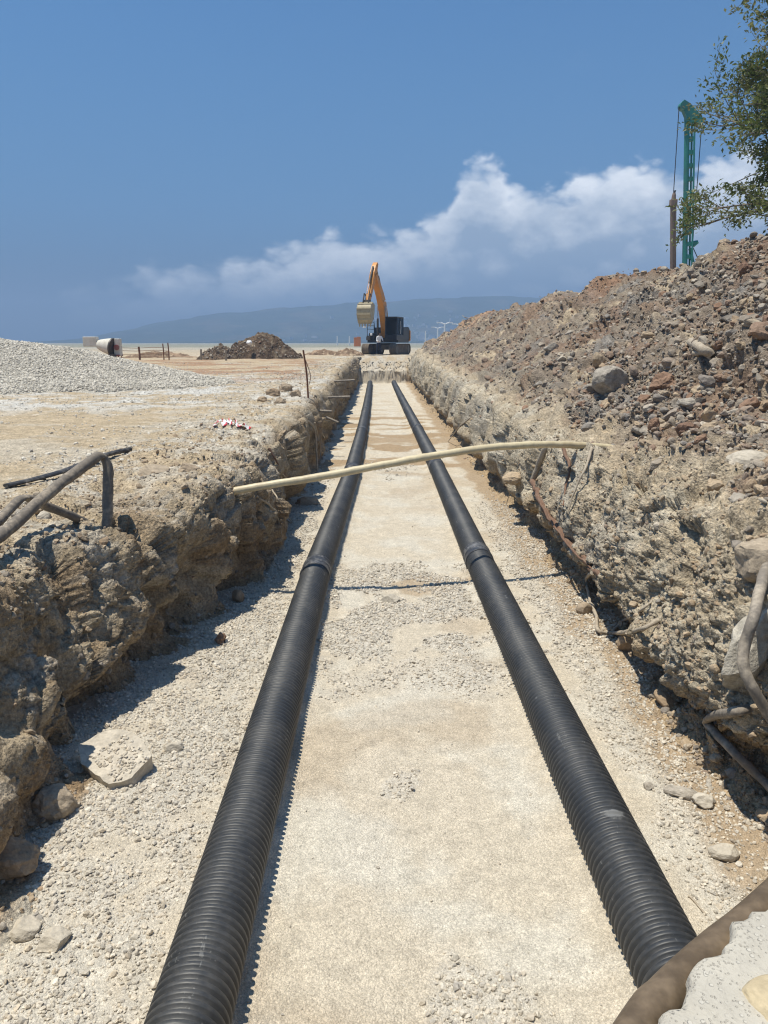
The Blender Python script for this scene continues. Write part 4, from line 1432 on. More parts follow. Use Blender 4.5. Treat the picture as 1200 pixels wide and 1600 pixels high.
# ------------------------------------------------------------------ heaps on the open ground
def heap_obj(name, cx, cy, rx, ry, h, shape, mat, colf, label, cat, seed, rough, n=150, z0=None):
    """a tipped heap; shape(d) gives the height at relative distance d from the middle"""
    t_ = np.linspace(-1.12, 1.12, n)
    A, B = np.meshgrid(t_, t_)
    x, y = cx + A.ravel() * rx, cy + B.ravel() * ry
    p = p3(x, y)
    d = np.hypot(A.ravel(), B.ravel()) + 0.10 * fbm(p / (rx * .35), 3, seed)
    d = np.maximum(d, 0.0)
    z = h * shape(d, A.ravel(), B.ravel())
    pz = p3(x, y, z)
    lift = sstep(1.05 - d, 0.0, 0.15)
    z = z + lift * rough * (1.5 * fbm(p / (rx * .22), 3, seed + 1) + 0.8 * clods(pz, .32, seed + 2) + 0.5 * clods(pz, .14, seed + 3))
    gz_ = ground_z(x, y)
    z = gz_ + z - 0.12 * (1 - lift)
    V = np.stack([x, y, z], 1)
    o = link_mesh(name, mesh_np(name, V, grid_faces(n, n), True, colf(p, z - gz_)), mat)
    tag(o, label, cat)
    return o, V, (z - gz_ > 0.02)


gh, GV, gmk = heap_obj('gravel_heap', -12.4, 23.8, 7.9, 4.9, 1.40, lambda d, a, b: np.clip(1 - d, 0, 1) ** 1.06 * 1.08 - 0.06 * np.exp(-(d / .12) ** 2), M_soil,
                       lambda p, z: np.tile(np.array((.48, .445, .375)), (len(p), 1)), 'wide heap of pale grey crushed stone at the left', 'gravel heap', 601, 0.012)
p_, n_ = on_grid(GV, 150, 150, np.where(gmk & (GV[:, 0] > -14.5) & (GV[:, 1] < 26.5), 1.0, 0.02), 52000)
s_ = size_law(len(p_), 0.022, 0.065, 2.2)
scatter('gravel', p_ + n_ * (s_ * .2)[:, None], s_, HEAP_LIB, None, gh)


def dark_col(p, z):
    a = fbm(p / .8, 4, 611)
    c_ = np.tile(np.array((.085, .058, .038)), (len(p), 1))
    c_ = lerp(c_, np.array((.15, .105, .07)), sstep(a, 0.0, 0.4))
    return lerp(c_, np.array((.24, .19, .13)), sstep(fbm(p / .35, 3, 613), .2, .5) * .7)


DH = []
for (px, w, h, Y, sd, lab) in ((408, 66, 1.55, 47, 620, 'dark brown soil heap in front of the hazy mountain, the taller of two'),
                               (347, 38, 0.80, 46, 640, 'small dark brown soil heap joined to the left of the taller one'),):
    c0 = P(px, 555, Y)
    o, V_, mk = heap_obj('soil_heap', c0.x, Y, w / 1155 * Y * 1.0, 1.9, h, lambda d, a, b: np.clip(1 - d ** 1.5, 0, 1), M_soil, dark_col, lab, 'soil heap', sd, 0.10, 110)
    p_, n_ = on_grid(V_, 110, 110, np.where(mk, 1.0, .0), 1500)
    s_ = size_law(len(p_), .02, .12, 2.0)
    scatter('rubble', p_, s_, RUBBLE_LIB, None, o)
q_ = P(389, 536, 45.2)
o = link_mesh('plastic_bag', rock_mesh('plastic_bag', 61, 3, 5, .3, (1, .8, .8), True, plain_mat('white_film', (.75, .75, .74), .4)), None, None, q_)
o.scale = (.20,) * 3
tag(o, 'white plastic bag caught between the two dark soil heaps', 'plastic bag')
# low spoil ridges behind
for (px, w, h, Y, sd, lab) in ((545, 26, .55, 57.5, 660, 'low brown earth bank behind the end of the trench'), (250, 60, .40, 50, 670, 'low reddish brown earth ridge behind the gravel heap'),
                               (505, 30, .45, 62, 680, 'low earth ridge left of the excavator')):
    c0 = P(px, 556, Y)
    heap_obj('earth_ridge', c0.x, Y, w / 1155 * Y, 1.2, h, lambda d, a, b: np.clip(1 - d ** 1.6, 0, 1), M_soil, lambda p, z: dark_col(p, z) * 2.4, lab, 'earth ridge', sd, 0.06, 60)

# ------------------------------------------------------------------ paints
M_orange = plain_mat('orange_machine_paint', (.58, .23, .022), 0.45, dirt=(.33, .15, .04), dirt_amt=0.6, scale=1.5, spec=.5)
M_navy = plain_mat('dark_machine_paint', (.010, .013, .020), 0.4, dirt=(.022, .021, .021), dirt_amt=0.5, scale=2, spec=.3)
M_steel = plain_mat('worn_bucket_steel', (.42, .36, .23), 0.55, dirt=(.26, .20, .12), dirt_amt=.7, scale=3)
M_dsteel = plain_mat('dark_greasy_steel', (.05, .046, .042), 0.5, dirt=(.16, .125, .085), dirt_amt=.7, scale=3)
M_track = plain_mat('muddy_track_steel', (.10, .078, .058), 0.85, dirt=(.24, .18, .115), dirt_amt=.95, scale=2.5)
M_chrome = plain_mat('cylinder_rod', (.55, .55, .56), 0.2, metal=.9, dirt=(.4, .4, .4), dirt_amt=.3)
M_glass, t = new_mat('dark_cab_glass')
finish(t, (.018, .024, .032), .06, spec=.6)
M_lamp_glass = plain_mat('lamp_glass', (.75, .76, .76), .2)
M_mixer = plain_mat('cream_mixer_paint', (.66, .63, .54), .5, dirt=(.44, .38, .29), dirt_amt=.7, scale=2.5)
M_mixer_red = plain_mat('faded_red_paint', (.26, .075, .06), .6, dirt=(.22, .14, .11), dirt_amt=.8, scale=4)

# ------------------------------------------------------------------ excavator
EX = P(604, 552, 63.4)
ex_z = float(ground_z(np.array([EX.x]), np.array([63.4]))[0])
ex = empty('excavator', (EX.x, 63.4, ex_z), math.radians(160))
tag(ex, 'orange and black crawler excavator parked beyond the end of the trench', 'excavator')


def stad(L, H, n=10):
    """outline of a crawler track (y,z), higher at the ends"""
    r = H / 2
    out_ = []
    for k in range(n + 1):
        a = -PI / 2 + PI * k / n
        out_.append((L / 2 - r + math.cos(a) * r, r + math.sin(a) * r))
    for k in range(n + 1):
        a = PI / 2 + PI * k / n
        out_.append((-L / 2 + r + math.cos(a) * r, r + math.sin(a) * r))
    return out_


for sx_ in (-1, 1):
    bm = bmesh.new()
    prism(bm, [(a * .97, .035 + b * .93) for a, b in stad(3.9, .86)], 'x', sx_ * 1.2 - .22, sx_ * 1.2 + .22)
    tr = bm_obj('crawler_track', bm, M_track, ex, autosmooth=.6)
    # shoes round the belt
    o2 = stad(3.9, .86, 12)
    pts_ = [Vector((0, a, b)) for a, b in o2]
    per = []
    for a, b in zip(pts_, pts_[1:] + pts_[:1]):
        m_ = max(1, round((b - a).length / .19))
        for k in range(m_):
            per.append((a.lerp(b, (k + .5) / m_), (b - a).normalized()))
    shoe = None
    for c_, d_ in per:
        if shoe is None:
            bm = bmesh.new()
            add_box(bm, (0, 0, 0), (.60, .165, .03))
            add_box(bm, (0, .05, .035), (.60, .025, .045))
            shoe = bm_obj('track_shoe', bm, M_track, tr)
            s0 = shoe
        else:
            s0 = bpy.data.objects.new('track_shoe', shoe.data)
            C.objects.link(s0)
            s0.parent = tr
        s0.location = (sx_ * 1.2, c_.y, c_.z)
        s0.rotation_euler = (math.atan2(d_.z, d_.y), 0, 0)
    for yy in (-1.5, 1.5):
        bm = bmesh.new()
        bmesh.ops.create_cone(bm, cap_ends=True, segments=20, radius1=.32, radius2=.32, depth=.5, matrix=Matrix.Translation((sx_ * 1.2, yy, .43)) @ Matrix.Rotation(PI / 2, 4, 'Y'))
        bm_obj('sprocket', bm, M_dsteel, tr, autosmooth=.6)
bm = bmesh.new()
add_box(bm, (0, 0, .62), (1.9, 1.5, .38), bevel=.05)
add_box(bm, (0, 0, .86), (1.25, 1.25, .14), bevel=.05)
for yy in (-.6, .6):
    add_box(bm, (0, yy, .5), (2.1, .3, .24))
bm_obj('undercarriage', bm, M_dsteel, ex)
bm = bmesh.new()
prism(bm, [(-1.32, -1.9), (-1.32, .9), (-1.1, 1.25), (1.2, 1.25), (1.38, .9), (1.38, -1.9), (.95, -2.3), (-.9, -2.3)], 'z', .96, 1.16)
bm_obj('turntable_deck', bm, M_navy, ex)
bm = bmesh.new()
prism(bm, [(-2.25, 1.16), (-2.25, 2.12), (-2.05, 2.26), (-.55, 2.2), (-.45, 1.16)], 'x', -1.3, 1.34)
bmesh.ops.bevel(bm, geom=bm.edges[:], offset=.05, segments=2, affect='EDGES')
eh = bm_obj('engine_hood', bm, M_navy, ex)
bm = bmesh.new()
bmesh.ops.create_cone(bm, cap_ends=True, segments=14, radius1=.06, radius2=.06, depth=.55, matrix=Matrix.Translation((.6, -1.6, 2.5)))
bm_obj('exhaust', bm, M_dsteel, eh, autosmooth=.6)
bm = bmesh.new()
arc = [(-1.36, -2.2), (-1.3, -2.55), (-1.0, -2.8), (-.5, -2.92), (0, -2.96), (.5, -2.92), (1.0, -2.8), (1.3, -2.55), (1.36, -2.2)]
prism(bm, arc, 'z', 1.05, 2.05)
bmesh.ops.bevel(bm, geom=[e for e in bm.edges if abs(e.verts[0].co.z - e.verts[1].co.z) < .01], offset=.08, segments=2, affect='EDGES')
bm_obj('counterweight', bm, M_orange, ex, autosmooth=.5)
# cab: posts, roof and floor round big panes
CX0, CX1, CY0, CY1, CZ0, CZ1 = -1.36, -.34, -.42, 1.42, 1.16, 3.02
bm = bmesh.new()
add_box(bm, ((CX0 + CX1) / 2, (CY0 + CY1) / 2, CZ0 + .22), (CX1 - CX0, CY1 - CY0, .44), bevel=.04)
add_box(bm, ((CX0 + CX1) / 2, (CY0 + CY1) / 2 - .06, CZ1 - .06), (CX1 - CX0, CY1 - CY0 - .12, .12), bevel=.05)
for x_ in (CX0 + .05, CX1 - .05):
    for y_, lean in ((CY0 + .06, 0), (.42, 0), (CY1 - .07, -.16)):
        a = Vector((x_, y_, CZ0 + .3))
        b = Vector((x_, y_ + lean, CZ1 - .1))
        add_tube(bm, [a, a.lerp(b, .5), b], .055, 6)
cab = bm_obj('cab', bm, M_navy, ex)
for nm_, pts_ in (('windscreen', [(CX0 + .09, CY1 - .03, CZ0 + .45), (CX1 - .09, CY1 - .03, CZ0 + .45), (CX1 - .09, CY1 - .20, CZ1 - .13), (CX0 + .09, CY1 - .20, CZ1 - .13)]),
                  ('side_window', [(CX0 + .04, .47, CZ0 + .45), (CX0 + .04, CY1 - .12, CZ0 + .45), (CX0 + .04, CY1 - .28, CZ1 - .13), (CX0 + .04, .47, CZ1 - .13)]),
                  ('side_window', [(CX0 + .04, CY0 + .11, CZ0 + .45), (CX0 + .04, .37, CZ0 + .45), (CX0 + .04, .37, CZ1 - .13), (CX0 + .04, CY0 + .11, CZ1 - .13)]),
                  ('side_window', [(CX1 - .04, CY0 + .11, CZ0 + .45), (CX1 - .04, CY1 - .12, CZ0 + .45), (CX1 - .04, CY1 - .28, CZ1 - .13), (CX1 - .04, CY0 + .11, CZ1 - .13)]),
                  ('rear_window', [(CX0 + .1, CY0 + .03, CZ0 + .75), (CX1 - .1, CY0 + .03, CZ0 + .75), (CX1 - .1, CY0 + .03, CZ1 - .13), (CX0 + .1, CY0 + .03, CZ1 - .13)])):
    bm = bmesh.new()
    vs_ = [bm.verts.new(p) for p in pts_]
    f = bm.faces.new(vs_)
    bmesh.ops.solidify(bm, geom=[f], thickness=.012)
    bm_obj(nm_, bm, M_glass, cab)
bm = bmesh.new()
add_tube(bm, [(CX0 - .02, .5, CZ0 + .5), (CX0 - .06, .5, CZ0 + 1.0), (CX0 - .02, .5, CZ0 + 1.5)], .022, 6)
bm_obj('grab_handle', bm, M_lamp_glass, cab)
# right hand boxes with rails, steps and mirror
bm = bmesh.new()
add_box(bm, (.95, .05, 1.45), (.76, 1.2, .58), bevel=.05)
add_box(bm, (.98, .95, 1.34), (.68, .55, .36), bevel=.04)
bm_obj('fuel_tank', bm, M_navy, ex)
bm = bmesh.new()
for y_ in (-.45, 1.15):
    add_tube(bm, [(1.28, y_, 1.5), (1.28, y_, 2.1), (1.28, y_, 2.62)], .026, 8)
add_tube(bm, [(1.28, -.45, 2.62), (1.28, .35, 2.66), (1.28, 1.15, 2.62)], .026, 8)
add_tube(bm, [(1.28, -.45, 2.05), (1.28, .35, 2.05), (1.28, 1.15, 2.05)], .022, 8)
add_tube(bm, [(.62, 1.2, 1.4), (.62, 1.2, 2.2), (.70, 1.2, 2.95), (1.24, 1.2, 2.95), (1.28, 1.18, 2.5)], .026, 8)
add_tube(bm, [(.66, 1.2, 2.3), (1.0, 1.2, 2.32), (1.28, 1.18, 2.3)], .022, 8)
bm_obj('handrail', bm, M_navy, ex)
bm = bmesh.new()
add_box(bm, (1.5, 1.22, 2.2), (.3, .06, .10), bevel=.02)
bm_obj('mirror', bm, M_lamp_glass, ex)
bm = bmesh.new()
add_box(bm, (.9, 1.24, 1.62), (.2, .07, .2), bevel=.04)
bm_obj('headlight', bm, M_lamp_glass, ex)
bm = bmesh.new()
add_box(bm, (1.15, 1.25, 1.3), (.36, .12, .3), bevel=.03)
bm_obj('step', bm, M_dsteel, ex)


def arm_mesh(pts, wid, mat, nm_, taper=None):
    """a box-section arm in the y-z plane: pts (y, z, depth)"""
    bm = bmesh.new()
    rings = []
    n_ = len(pts)
    for i, (y, z, d_) in enumerate(pts):
        a = Vector(pts[max(i - 1, 0)][:2])
        b = Vector(pts[min(i + 1, n_ - 1)][:2])
        tdir = (b - a).normalized()
        nrm = Vector((-tdir.y, tdir.x))
        w = wid if taper is None else wid * taper[i]
        rings.append([bm.verts.new((sx * w / 2, y + nrm.x * d_ / 2 * sn, z + nrm.y * d_ / 2 * sn)) for sx, sn in ((-1, -1), (1, -1), (1, 1), (-1, 1))])
    for r0, r1 in zip(rings, rings[1:]):
        for k in range(4):
            bm.faces.new((r0[k], r0[(k + 1) % 4], r1[(k + 1) % 4], r1[k]))
    bm.faces.new(rings[0][::-1])
    bm.faces.new(rings[-1])
    bmesh.ops.bevel(bm, geom=bm.edges[:], offset=.018, segments=1, affect='EDGES')
    return bm_obj(nm_, bm, mat, ex)


bx0 = .08
boom = arm_mesh([(.20, 1.35, .38), (.30, 2.3, .58), (.52, 3.2, .76), (.86, 3.95, .78), (1.45, 4.75, .62), (2.2, 5.55, .46), (2.85, 6.2, .34)], .50, M_orange, 'boom')
boom.location.x = bx0
stick = arm_mesh([(2.35, 7.05, .26), (2.62, 6.72, .46), (2.9, 6.2, .62), (3.35, 5.45, .46), (3.85, 4.65, .36), (4.2, 4.08, .28)], .38, M_orange, 'stick')
stick.location.x = bx0


def cylinder(a, b, r1, r2, f, nm_):
    a, b = Vector(a), Vector(b)
    m_ = a.lerp(b, f)
    bm = bmesh.new()
    add_tube(bm, [a, a.lerp(m_, .5), m_], r1, 12)
    o_ = bm_obj(nm_, bm, M_dsteel, ex, autosmooth=.6)
    bm = bmesh.new()
    add_tube(bm, [m_ - (b - a) * .02, m_.lerp(b, .5), b], r2, 10)
    bm_obj('piston_rod', bm, M_chrome, o_, autosmooth=.6)


for sx_ in (-.36, .36):
    cylinder((bx0 + sx_, .95, 1.25), (bx0 + sx_, .95, 3.9), .085, .05, .62, 'boom_cylinder')
cylinder((bx0, .72, 4.45), (bx0, 2.35, 7.0), .085, .05, .66, 'stick_cylinder')
cylinder((bx0, 2.98, 6.75), (bx0, 4.34, 4.65), .075, .045, .62, 'bucket_cylinder')
# hydraulic hoses along the boom
bm = bmesh.new()
for sx_ in (-.12, .12):
    add_tube(bm, spline([(bx0 + sx_, .1, 2.0), (bx0 + sx_, .12, 3.3), (bx0 + sx_, .85, 4.5), (bx0 + sx_, 1.9, 5.7), (bx0 + sx_, 2.5, 6.7)], 5), .026, 6)
bm_obj('hydraulic_hose', bm, M_navy, ex, autosmooth=.7)
bm = bmesh.new()
add_box(bm, (bx0 - .32, 1.1, 4.25), (.14, .12, .16), bevel=.03)
bm_obj('work_light', bm, M_lamp_glass, ex)
bm = bmesh.new()
for sx_ in (-.22, .22):
    add_tube(bm, [(bx0 + sx_, 4.34, 4.65), (bx0 + sx_, 4.5, 4.3), (bx0 + sx_, 4.62, 3.95)], .055, 8)
    add_tube(bm, [(bx0 + sx_, 3.98, 4.45), (bx0 + sx_, 4.15, 4.6), (bx0 + sx_, 4.34, 4.65)], .045, 8)
add_box(bm, (bx0, 4.3, 4.0), (.5, .42, .36), bevel=.04)
bm_obj('bucket_linkage', bm, M_dsteel, ex)
# bucket: bent shell, two side plates, ribs and teeth
sh = [(4.12, 3.78), (4.55, 3.98), (4.92, 3.84), (5.12, 3.5), (5.12, 3.08), (4.98, 2.7), (4.80, 2.42)]
inn = [(a - .045 if a > 4.5 else a, b - .045 if a < 5 else b) for a, b in sh]
bw = .55
bm = bmesh.new()
prism(bm, sh + inn[::-1], 'x', bx0 - bw, bx0 + bw)
bk = bm_obj('bucket', bm, M_steel, ex, autosmooth=.7)
for sx_ in (-1, 1):
    bm = bmesh.new()
    prism(bm, sh + [(4.42, 2.75), (4.18, 3.3)], 'x', bx0 + sx_ * bw - .02, bx0 + sx_ * bw + .02)
    bm_obj('side_plate', bm, M_steel, bk)
for i in (1, 2, 3, 4, 5):
    bm = bmesh.new()
    y_, z_ = sh[i]
    add_box(bm, (bx0, y_ + .012, z_), (bw * 2.02, .05, .09), bevel=.012)
    bm_obj('wear_strip', bm, M_steel, bk)
for k in range(5):
    bm = bmesh.new()
    x_ = bx0 - bw + .1 + k * (2 * bw - .2) / 4
    prism(bm, [(x_ - .06, 2.46), (x_ + .06, 2.46), (x_ + .035, 2.16), (x_ - .035, 2.16)], 'y', 4.76, 4.84)
    bm_obj('bucket_tooth', bm, M_steel, bk)

# ------------------------------------------------------------------ the worker by the machine
M_skin = plain_mat('skin', (.20, .115, .075), .6)
M_shirt = plain_mat('white_shirt', (.78, .79, .80), .8, dirt=(.66, .66, .66), dirt_amt=.4)
M_trousers = plain_mat('dark_blue_trousers', (.02, .025, .05), .8)
M_hair = plain_mat('black_hair', (.012, .011, .010), .6)
M_shoe = plain_mat('dark_shoes', (.03, .025, .02), .7)
wx, wy = P(591.5, 553, 60.6).x, 60.6
wz = float(ground_z(np.array([wx]), np.array([wy]))[0])
pr = empty('person', (wx, wy, wz), math.radians(205))
tag(pr, 'worker in white shirt and dark trousers leaning towards the excavator', 'person')
# joints: facing +y, slightly bent forward
J = dict(pel=(0, 0, .93), sp=(0, .07, 1.14), ch=(0, .15, 1.34), nk=(0, .20, 1.47), hd=(0, .24, 1.56), hc=(0, .255, 1.64), tp=(0, .245, 1.72),
         hl=(-.10, 0, .90), kl=(-.12, .06, .50), al=(-.13, -.02, .09), tl=(-.14, .14, .04),
         hr=(.10, 0, .90), kr=(.13, .02, .50), ar=(.15, -.10, .09), tr=(.16, .06, .04),
         sl=(-.19, .17, 1.38), el=(-.25, .25, 1.12), wl=(-.20, .46, 1.06), dl=(-.19, .54, 1.05),
         sr=(.19, .17, 1.38), er=(.27, .20, 1.10), wr=(.24, .40, 1.02), dr=(.235, .48, 1.0))
RAD = dict(pel=.15, sp=.135, ch=.155, nk=.06, hd=.075, hc=.098, tp=.075, hl=.095, kl=.062, al=.042, tl=.038, hr=.095, kr=.062, ar=.042, tr=.038,
           sl=.065, el=.046, wl=.032, dl=.034, sr=.065, er=.046, wr=.032, dr=.034)
names = list(J)
E_ = [('pel', 'sp'), ('sp', 'ch'), ('ch', 'nk'), ('nk', 'hd'), ('hd', 'hc'), ('hc', 'tp'), ('pel', 'hl'), ('hl', 'kl'), ('kl', 'al'), ('al', 'tl'), ('pel', 'hr'), ('hr', 'kr'), ('kr', 'ar'), ('ar', 'tr'),
      ('ch', 'sl'), ('sl', 'el'), ('el', 'wl'), ('wl', 'dl'), ('ch', 'sr'), ('sr', 'er'), ('er', 'wr'), ('wr', 'dr')]
vt = [Vector(J[k]) for k in names]
rd = [RAD[k] for k in names]
ed = [(names.index(a), names.index(b)) for a, b in E_]
for sd_, base_ in ((-1, 'dl'), (1, 'dr')):
    b0 = Vector(J[base_])
    for fx_, ln in ((-.026, .062), (-.009, .07), (.009, .068), (.026, .055)):
        i0 = len(vt)
        vt += [b0 + Vector((fx_, ln * .5, -.006)), b0 + Vector((fx_ * 1.1, ln, -.022))]
        rd += [.010, .008]
        ed += [(names.index(base_), i0), (i0, i0 + 1)]
    i0 = len(vt)
    vt += [b0 + Vector((-sd_ * .04, .0, -.005)), b0 + Vector((-sd_ * .055, .03, -.012))]
    rd += [.011, .009]
    ed += [(names.index(base_), i0), (i0, i0 + 1)]
me = bpy.data.meshes.new('body')
me.from_pydata([tuple(v) for v in vt], ed, [])
tmp = bpy.data.objects.new('body', me)
C.objects.link(tmp)
md = tmp.modifiers.new('skin', 'SKIN')
for v_, r_ in zip(me.skin_vertices[0].data, rd):
    v_.radius = (r_, r_)
me.skin_vertices[0].data[0].use_root = True
tmp.modifiers.new('sub', 'SUBSURF').levels = 2
dg = bpy.context.evaluated_depsgraph_get()
bme = bpy.data.meshes.new_from_object(tmp.evaluated_get(dg))
C.objects.unlink(tmp)
bpy.data.objects.remove(tmp)
bme.name = 'body'
for mm in (M_skin, M_shirt, M_trousers, M_shoe):
    bme.materials.append(mm)
for f in bme.polygons:
    f.use_smooth = True
    z_, y_ = f.center.z, f.center.y
    if z_ < .085:
        f.material_index = 3
    elif z_ < .95:
        f.material_index = 2
    elif z_ < 1.46 and not (y_ > .36 and abs(f.center.x) > .14):
        f.material_index = 1
    else:
        f.material_index = 0
link_mesh('body', bme, None, pr)
bm = bmesh.new()
bmesh.ops.create_uvsphere(bm, u_segments=16, v_segments=10, radius=.108, matrix=Matrix.Translation((0, .235, 1.665)) @ Matrix.Diagonal((.92, 1.05, 1, 1)))
bmesh.ops.delete(bm, geom=[v for v in bm.verts if v.co.z < 1.655 and v.co.y > .22], context='VERTS')
bm_obj('hair', bm, M_hair, pr, smooth=True)

# ------------------------------------------------------------------ concrete mixer behind the gravel heap
MX = P(166, 563, 40.0)
mz = float(ground_z(np.array([MX.x]), np.array([40.0]))[0])
mx = empty('concrete_mixer', (MX.x, 40.0, mz), 0, .82)
tag(mx, 'cream concrete mixer with tilted drum behind the gravel heap', 'concrete mixer')
ms = 40.0 / 1155 * 1.0          # metres per photo pixel there
bm = bmesh.new()
axis = Vector((1, -.2, -.16)).normalized()
a_, b_ = frame_at(axis)
prof = [(-.50, .24), (-.48, .28), (-.30, .36), (.05, .46), (.40, .54), (.50, .56), (.52, .52), (.46, .48)]
rings = [[bm.verts.new(axis * s_ + (a_ * math.cos(2 * PI * k / 24) + b_ * math.sin(2 * PI * k / 24)) * r_) for k in range(24)] for s_, r_ in prof]
for r0, r1 in zip(rings, rings[1:]):
    for k in range(24):
        bm.faces.new((r0[k], r0[(k + 1) % 24], r1[(k + 1) % 24], r1[k]))
bm.faces.new(rings[0][::-1])
bmesh.ops.scale(bm, vec=(1, 1, 1), verts=bm.verts[:])
dr_ = bm_obj('drum', bm, M_mixer, mx, (0.02, 0, 1.02), autosmooth=.6)
bm = bmesh.new()
add_tube(bm, [axis * .47, axis * .50, axis * .56], .565, 24)
bm_obj('drum_ring', bm, M_dsteel, dr_, autosmooth=.6)
bm = bmesh.new()
add_box(bm, (-.92, .1, 1.28), (.86, .5, .62), bevel=.04)
bm_obj('engine_cover', bm, M_mixer, mx)
bm = bmesh.new()
add_box(bm, (.80, .12, 1.25), (.34, .5, .44), bevel=.04)
add_box(bm, (.78, .12, .70), (.40, .46, .62), bevel=.03)
bm_obj('gear_housing', bm, M_mixer, mx)
bm = bmesh.new()
bmesh.ops.create_cone(bm, cap_ends=True, segments=20, radius1=.17, radius2=.17, depth=.10, matrix=Matrix.Translation((.78, -.16, .92)) @ Matrix.Rotation(PI / 2, 4, 'X'))
bm_obj('hand_wheel', bm, M_mixer_red, mx, autosmooth=.6)
bm = bmesh.new()
for y_ in (-.3, .3):
    add_box(bm, (0, y_, .42), (2.0, .08, .10))
for x_ in (-.7, .7):
    for y_ in (-.3, .3):
        add_box(bm, (x_, y_, .22), (.08, .07, .46))
bm_obj('chassis', bm, M_mixer_red, mx)
for x_ in (-.5, .55):
    bm = bmesh.new()
    bmesh.ops.create_cone(bm, cap_ends=True, segments=20, radius1=.28, radius2=.28, depth=.14, matrix=Matrix.Translation((x_, -.42, .26)) @ Matrix.Rotation(PI / 2, 4, 'X'))
    bm_obj('wheel', bm, M_dsteel, mx, autosmooth=.6)

# ------------------------------------------------------------------ rusty rebar fence and stakes
fz = lambda x_, y_: float(ground_z(np.array([x_]), np.array([y_]))[0])
FX0, FX1 = P(190, 560, 44).x, P(264, 560, 44).x
fc_ = empty('rebar_fence', (FX0, 44, fz(FX0, 44)))
tag(fc_, 'low rusty fence of steel bars behind the gravel heap', 'fence')
for dx, h_, w_ in ((.0, .62, .03), (1.05, .78, .06), (2.45, .95, .035), (FX1 - FX0, 1.0, .035)):
    bm = bmesh.new()
    add_tube(bm, [(dx, 0, -.2), (dx + .01, 0, h_ * .5), (dx - .01, 0, h_)], w_, 6)
    bm_obj('post', bm, M_rust, fc_)
for k, h_ in enumerate((.18, .36, .56, .72)):
    bm = bmesh.new()
    add_tube(bm, [(-.2, 0, h_), (.9, .02, h_ - .03), (1.9, 0, h_ + .02), (FX1 - FX0 + .05, 0, h_ - .02)], .014, 6)
    bm_obj('rail', bm, M_rust, fc_)
M_wood = plain_mat('weathered_wood', (.30, .25, .19), .9, dirt=(.2, .16, .12), dirt_amt=.7)
for px, Y, h_, lab in ((314, 44, .62, 'short wooden stake left of the dark soil heaps'), (353, 42.5, .58, 'pale wooden stake in front of the smaller dark heap')):
    q = P(px, 560, Y)
    bm = bmesh.new()
    add_box(bm, (0, 0, h_ / 2 - .1), (.10, .08, h_ + .2), bevel=.01)
    o = bm_obj('wooden_stake', bm, M_wood)
    o.location = (q.x, Y, fz(q.x, Y))
    o.rotation_euler = (.03, .05, .3)
    tag(o, lab, 'stake')

# ------------------------------------------------------------------ far edge of the site
M_wall = plain_mat('pale_sea_wall', (.27, .275, .25), .9, dirt=(.2, .205, .18), dirt_amt=.7, scale=.05)
bm = bmesh.new()
prism(bm, [(398, 1.0), (400, 2.0), (402, 2.35), (405, 2.35), (409, .2)], 'x', -520, 520)
o = bm_obj('sea_wall', bm, M_wall)
tag(o, 'long low pale sea wall along the far edge of the site', 'sea wall')
M_cabin = plain_mat('orange_plastic', (.85, .24, .03), .5, dirt=(.6, .12, .05), dirt_amt=.4)
for px, sc, lab in ((555.8, 1.0, 'left one of two orange plastic cabins behind the excavator bucket'), (560.6, 1.08, 'right one of two orange plastic cabins, beside the excavator')):
    Y = 190.0
    q = P(px, 537, Y)
    cb = empty('portable_cabin', (q.x, Y, fz(q.x, Y)), .1, sc)
    tag(cb, lab, 'cabin')
    bm = bmesh.new()
    add_box(bm, (0, 0, 1.0), (.86, .9, 2.0), bevel=.04)
    bm_obj('shell', bm, M_cabin, cb)
    bm = bmesh.new()
    prism(bm, [(-.46, 2.0), (.46, 2.0), (.3, 2.2), (-.3, 2.2)], 'y', -.46, .46)
    bm_obj('roof', bm, M_cabin, cb)
M_pole = plain_mat('pale_lamp_post', (.84, .84, .84), .5)
for px, ytop, Y, arms, lab in ((695, 505, 170, 2, 'white twin armed street lamp nearest the heap'), (684, 512, 215, 2, 'white twin armed street lamp left of the tallest one'),
                               (665, 517, 230, 0, 'plain white pole right of the excavator'), (718, 507, 180, 2, 'white street lamp half behind the heap'),
                               (527, 525, 260, 0, 'thin white pole on the far shore wall left of the cabins'), (546, 525, 240, 0, 'thin white pole just left of the orange cabins')):
    q = P(px, ytop, Y)
    z0 = fz(q.x, Y)
    H = q.z - z0
    lp = empty('street_lamp', (q.x, Y, z0))
    tag(lp, lab, 'street lamp' if arms else 'pole')
    lp.name = 'street_lamp' if arms else 'pole'
    bm = bmesh.new()
    add_tube(bm, [(0, 0, -.3), (0, 0, H * .5), (0, 0, H)], [.24, .20, .17], 8)
    bm_obj('shaft', bm, M_pole, lp)
    for s_ in ((-1, 1) if arms else ()):
        bm = bmesh.new()
        add_tube(bm, [(0, 0, H - .3), (s_ * .5, 0, H), (s_ * 1.1, 0, H + .12)], .13, 6)
        am = bm_obj('arm', bm, M_pole, lp)
        bm = bmesh.new()
        add_box(bm, (s_ * 1.35, 0, H + .12), (.9, .4, .26), bevel=.03)
        bm_obj('lamp_head', bm, M_pole, am)

